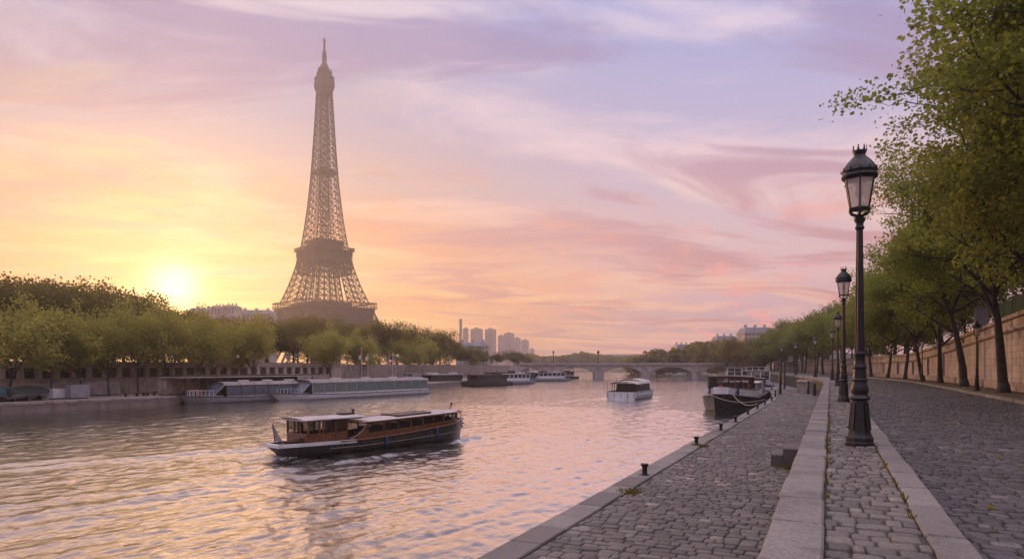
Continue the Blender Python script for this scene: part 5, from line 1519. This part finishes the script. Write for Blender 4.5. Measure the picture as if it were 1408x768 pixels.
# things standing on the far quay
def on_quay(u, x):
    tq = (u - 704) / 900; s = x / (CY * tq - SY); return at_px(u, s, ZL + .03)
def dinghy(u, x, L, rz, m, label):
    root = empty('covered_dinghy', on_quay(u, x), rz, label, 'covered boat', 'covered dinghies on the far quay')
    b = MB(); rings = []
    for i in range(13):
        t_ = i / 12; y = -L / 2 + L * t_; hb = .95 * ell(t_, .7, .5, 1.8, .05); top = 1.55 - .35 * abs(t_ - .4) - .25 * (t_ > .9)
        rings.append([(-hb, y, .75), (-hb * .98, y, 1.1), (-hb * .5, y, top), (0, y, top + .18), (hb * .5, y, top), (hb * .98, y, 1.1), (hb, y, .75)])
    b.loft(rings, caps=True); b.build('tarpaulin', m, root, True, 40)
    b = MB(); b.loft([[(-.9 * ell(t_, .7, .5, 1.8, .05), -L / 2 + L * t_, .76), (0, -L / 2 + L * t_, .3 + .3 * max(0, t_ - .7)), (.9 * ell(t_, .7, .5, 1.8, .05), -L / 2 + L * t_, .76)] for t_ in np.linspace(0, 1, 13)]); b.build('hull', M['white'], root, True)
    b = MB(); b.bx(-.7, .7, -L * .2, -L * .15, 0, .5); b.bx(-.7, .7, L * .15, L * .2, 0, .5); b.build('trailer', M['iron'], root)
dinghy(4, -83.5, 4.6, .5, M['tarp_blue'], 'dinghy under a teal tarpaulin at the very edge of the frame')
dinghy(41, -83.2, 5.6, .35, M['tarp_green'], 'dinghy under a dark green tarpaulin beside the white container')
def container(u, x, w_, d_, h, rz, m, label, cat):
    root = empty('storage_container', on_quay(u, x), rz, label, cat)
    b = MB(); b.bx(-d_ / 2, d_ / 2, -w_ / 2, w_ / 2, .12, h); b.build('body', m, root)
    b = MB(); b.bx(-d_ / 2 - .05, d_ / 2 + .05, -w_ / 2 - .05, w_ / 2 + .05, h, h + .08); b.build('lid', M['grey_boat'], root)
    b = MB()
    for q in range(9): y = -w_ / 2 + w_ * (q + .5) / 9; b.bx(d_ / 2, d_ / 2 + .04, y - .05, y + .05, .2, h - .1)
    b.build('ribbed_front', m, root)
    b = MB(); b.bx(-d_ / 2 + .1, d_ / 2 - .1, -w_ / 2 + .2, w_ / 2 - .2, 0, .12); b.build('base', M['iron'], root)
container(80, -84.5, 1.9, 1.2, 1.25, 0, M['white'], 'small white storage box on the far quay next to the covered dinghies', 'storage box')
container(107, -83.0, 2.3, 1.0, 1.6, 0, M['grey_boat'], 'grey framed crate on the far quay between white box and low fence', 'crate')
container(133, -89.5, 5.8, .8, 1.75, 0, M['concrete'], 'long low pale hoarding on the far quay beneath the arcade', 'hoarding')
container(62, -90.0, 4.2, .8, 1.6, 0, M['concrete'], 'pale hoarding behind the covered dinghies on the far quay', 'hoarding')
container(246, -82.0, 5.0, 2.0, 2.2, -.05, M['trim_stone'], 'pale stone kiosk block at the end of the landing stage', 'kiosk')
for i, (u, x) in enumerate([(188, -82.5), (212, -83)]):
    root = empty('bench', on_quay(u, x), 0, ['low timber bench with dark legs on the far quay below the sun', 'low timber bench on the far quay nearer the kiosk block'][i], 'bench')
    b = MB(); b.bx(-.25, .25, -1.9, 1.9, .42, .5); b.build('seat', M['maho'], root)
    for yq in (-1.5, 0, 1.5):
        b = MB(); b.bx(-.2, .2, yq - .06, yq + .06, 0, .42); b.build('leg', M['iron'], root)
def mast_lamp(p, h, label):
    root = empty('quay_lamp', p, 0, label, 'lamp post', 'slim lamps on the far bank')
    b = MB(); b.lathe([(.12, 0), (.10, .6), (.06, .8), (.045, h)], 8); b.build('pole', M['iron'], root, True)
    b = MB(); b.lathe([(.06, h), (.22, h + .12), (.26, h + .4), (.15, h + .55), (.02, h + .6)], 8); b.build('lantern', M['white'], root, True)
mast_lamp(on_quay(236, -86), 5.0, 'slim lamp with pale globe in front of the arcade below the sun')
mast_lamp(on_quay(327, -86), 5.2, 'slim lamp with pale globe in front of the arcade above the glass boats')
mast_lamp(on_quay(547, -88), 6.0, 'slim lamp with pale globe beyond the flagpoles')
mast_lamp(on_quay(618, -104), 5.0, 'slim lamp with pale globe near the dark roofed houseboat')
def flagpole(u, x, h, cols, label):
    root = empty('flagpole', on_quay(u, x), 0, label, 'flagpole')
    b = MB(); b.lathe([(.09, 0), (.06, h), (.09, h + .05), (.02, h + .15)], 8); b.build('pole', M['white'], root, True)
    for i, (m, z) in enumerate(cols):
        b = MB(); b.loft([[(-.15 - q * 1.1 * SY + .05 * math.sin(5 * q), -.0 - q * .9 * CY * .0 + .05 * math.cos(5 * q), z - zz * .9 - q * .45) for zz in np.linspace(0, 1, 4)] for q in np.linspace(0, 1, 6)]); b.build('flag', m, root, True)
flagpole(497, -86, 7.6, [(M['red'], 7.3), (M['white'], 6.5)], 'white flagpole with a drooping red and white flag beyond the glass boats')
flagpole(506, -86, 6.4, [(M['white'], 6.2)], 'shorter white flagpole with a small pale pennant')
flagpole(540, -90, 6.8, [(M['flag_blue'], 6.6), (M['red'], 5.4)], 'flagpole with blue and red flags below the big trees')
# parked van and scooter-like small vehicles on the open far quay
def van(u, x, rz, m, label):
    root = empty('parked_van', on_quay(u, x), rz, label, 'van', 'vans parked on the far quay')
    b = MB(); b.loft([[(sx * .9, y, z) for y, z in ((-2.3, .4), (-2.3, 2.0), (-2.2, 2.15), (1.0, 2.15), (1.7, 1.3), (2.35, 1.1), (2.45, .4))] for sx in (-1, 1)], closed=True, caps=True); b.build('body', m, root)
    for sx in (-1, 1):
        b = MB(); b.bx(sx * .91 - .01, sx * .91 + .01, -.4, 1.1, 1.35, 1.95); b.build('side_window', M['window'], root)
        for y in (-1.5, 1.5):
            b = MB(); b.tube([(sx * .75, y, .36), (sx * .95, y, .36)], .36, 12); b.build('wheel', M['iron'], root)
    b = MB(); b.add([(-.8, 1.08, 2.06), (.8, 1.08, 2.06), (.8, 1.70, 1.36), (-.8, 1.70, 1.36)], [(0, 1, 2, 3)]); b.build('windscreen', M['window'], root)
van(591, -97, 2.8, M['white'], 'white van parked on the open far quay before the houseboats')
van(563, -99, 2.6, M['grey_boat'], 'grey van parked on the far quay below the dark trees')
# column monument by the far bridge head
p = at_px(672, 296, -1.5)
root = empty('bridge_pylon', p, 0, 'pale stone pylon at the tower side end of the bridge', 'pylon')
b = MB(); b.bx(-1.5, 1.5, -1.5, 1.5, -3, 3.2); b.build('shaft', M['trim_stone'], root)
b = MB(); b.bx(-1.8, 1.8, -1.8, 1.8, 3.2, 3.7); b.lathe([(1.0, 3.7), (.8, 4.6), (.4, 6.0), (.1, 6.6)], 8); b.build('finial', M['trim_stone'], root)

# ---------------------------------------------------------------- bridge
A_, B_ = at_px(722, 256), at_px(1016, 250); ax_ = (B_ - A_).normalized(); Lb = (B_ - A_).length
root = empty('stone_bridge', A_, math.atan2(ax_.y, ax_.x), 'low arched stone bridge spanning the river in the haze', 'bridge')
piers = [-4.0, 11.0, 28.6, 46.7, 65.8, 84.5]
zd, zsp, wdt = 1.9, -.9, 7.0
b = MB(); secs = []
xs_ = np.unique(np.concatenate([np.linspace(0, Lb, 260)] + [[p_ - 1.9, p_ + 1.9] for p_ in piers]))
def arch_z(x):
    for a, c in zip(piers, piers[1:]):
        if a + 1.9 < x < c - 1.9:
            q = (x - (a + c) / 2) / ((c - a) / 2 - 1.9); return zsp + (1.2 - zsp) * (1 - q * q)
    return zsp
low = [arch_z(x) for x in xs_]
b.loft([[(x, 0, zd), (x, 0, l), (x, wdt, l), (x, wdt, zd)] for x, l in zip(xs_, low)], closed=True, caps=True)
b.build('arch_spans', M['bridge'], root)
b = MB(); b.bx(-2, Lb + 2, -.35, wdt + .35, zd, zd + .35); b.build('cornice', M['trim_stone'], root)
b = MB(); b.bx(-2, Lb + 2, -.2, .15, zd + .35, zd + 1.0); b.bx(-2, Lb + 2, wdt - .15, wdt + .2, zd + .35, zd + 1.0)
for q in range(60): x = q * Lb / 59; b.bx(x - .25, x + .25, -.26, .2, zd + .35, zd + 1.06)
b.build('parapet', M['bridge'], root)
for a, c in zip(piers, piers[1:]):
    b = MB(); pts = []
    for q in np.linspace(-1, 1, 21):
        x = (a + c) / 2 + q * ((c - a) / 2 - 1.9); pts.append((x, -.06, zsp + (1.2 - zsp) * (1 - q * q) + .25))
    for p_, q_ in zip(pts, pts[1:]): b.bar(p_, q_, .5, .22)
    b.build('arch_ring', M['trim_stone'], root)
for p_ in piers:
    b = MB(); w_ = 1.95
    b.prism([(p_ - w_, .2), (p_ - w_ * .8, -1.0), (p_, -1.9), (p_ + w_ * .8, -1.0), (p_ + w_, .2), (p_ + w_, wdt - .2), (p_ + w_ * .8, wdt + 1), (p_, wdt + 1.9), (p_ - w_ * .8, wdt + 1), (p_ - w_, wdt - .2)], -7, zsp + .02)
    b.prism([(p_ - w_ * 1.1, .1), (p_, -2.1), (p_ + w_ * 1.1, .1)], zsp + .03, zsp + .35)
    b.build('pier', M['bridge'], root)
for p_ in piers[1:-1]:
    b = MB(); b.bx(p_ - .9, p_ + .9, -.32, -.01, zsp + .4, zd - .02); b.build('pier_pilaster', M['trim_stone'], root)
k = 0
for p_ in piers[1:-1]:
    for y in (.6, wdt - .6):
        for dx in (0,):
            q = A_ + ax_ * p_ + Vector((-ax_.y, ax_.x, 0)) * y
            r_ = empty('bridge_lamp', (q.x, q.y, zd + .35), 0, 'slim dark lamp standard on the bridge roadway above a pier', 'lamp post', 'lamp standards on the bridge')
            b = MB(); b.lathe([(.22, 0), (.2, .9), (.11, 1.1), (.09, 4.2)], 8); b.build('pole', M['iron'], r_, True)
            b = MB(); b.lathe([(.12, 4.2), (.3, 4.5), (.36, 5.0), (.16, 5.3), (.03, 5.5)], 8); b.build('lantern', M['iron'], r_, True)
# ---------------------------------------------------------------- haze
hz = MB(); hz.bx(-1650, 560, -215, 1420, -8, 336)
mh = bpy.data.materials.new('river haze'); mh.use_nodes = True
nt = mh.node_tree; nt.nodes.clear()
pv = nt.nodes.new('ShaderNodeVolumePrincipled')
pv.inputs['Color'].default_value = (0.94, 0.90, 0.90, 1); pv.inputs['Density'].default_value = 0.00031; pv.inputs['Anisotropy'].default_value = 0.62
om = nt.nodes.new('ShaderNodeOutputMaterial'); nt.links.new(pv.outputs[0], om.inputs['Volume'])
ho = hz.build('haze', mh); ho['kind'] = 'stuff'
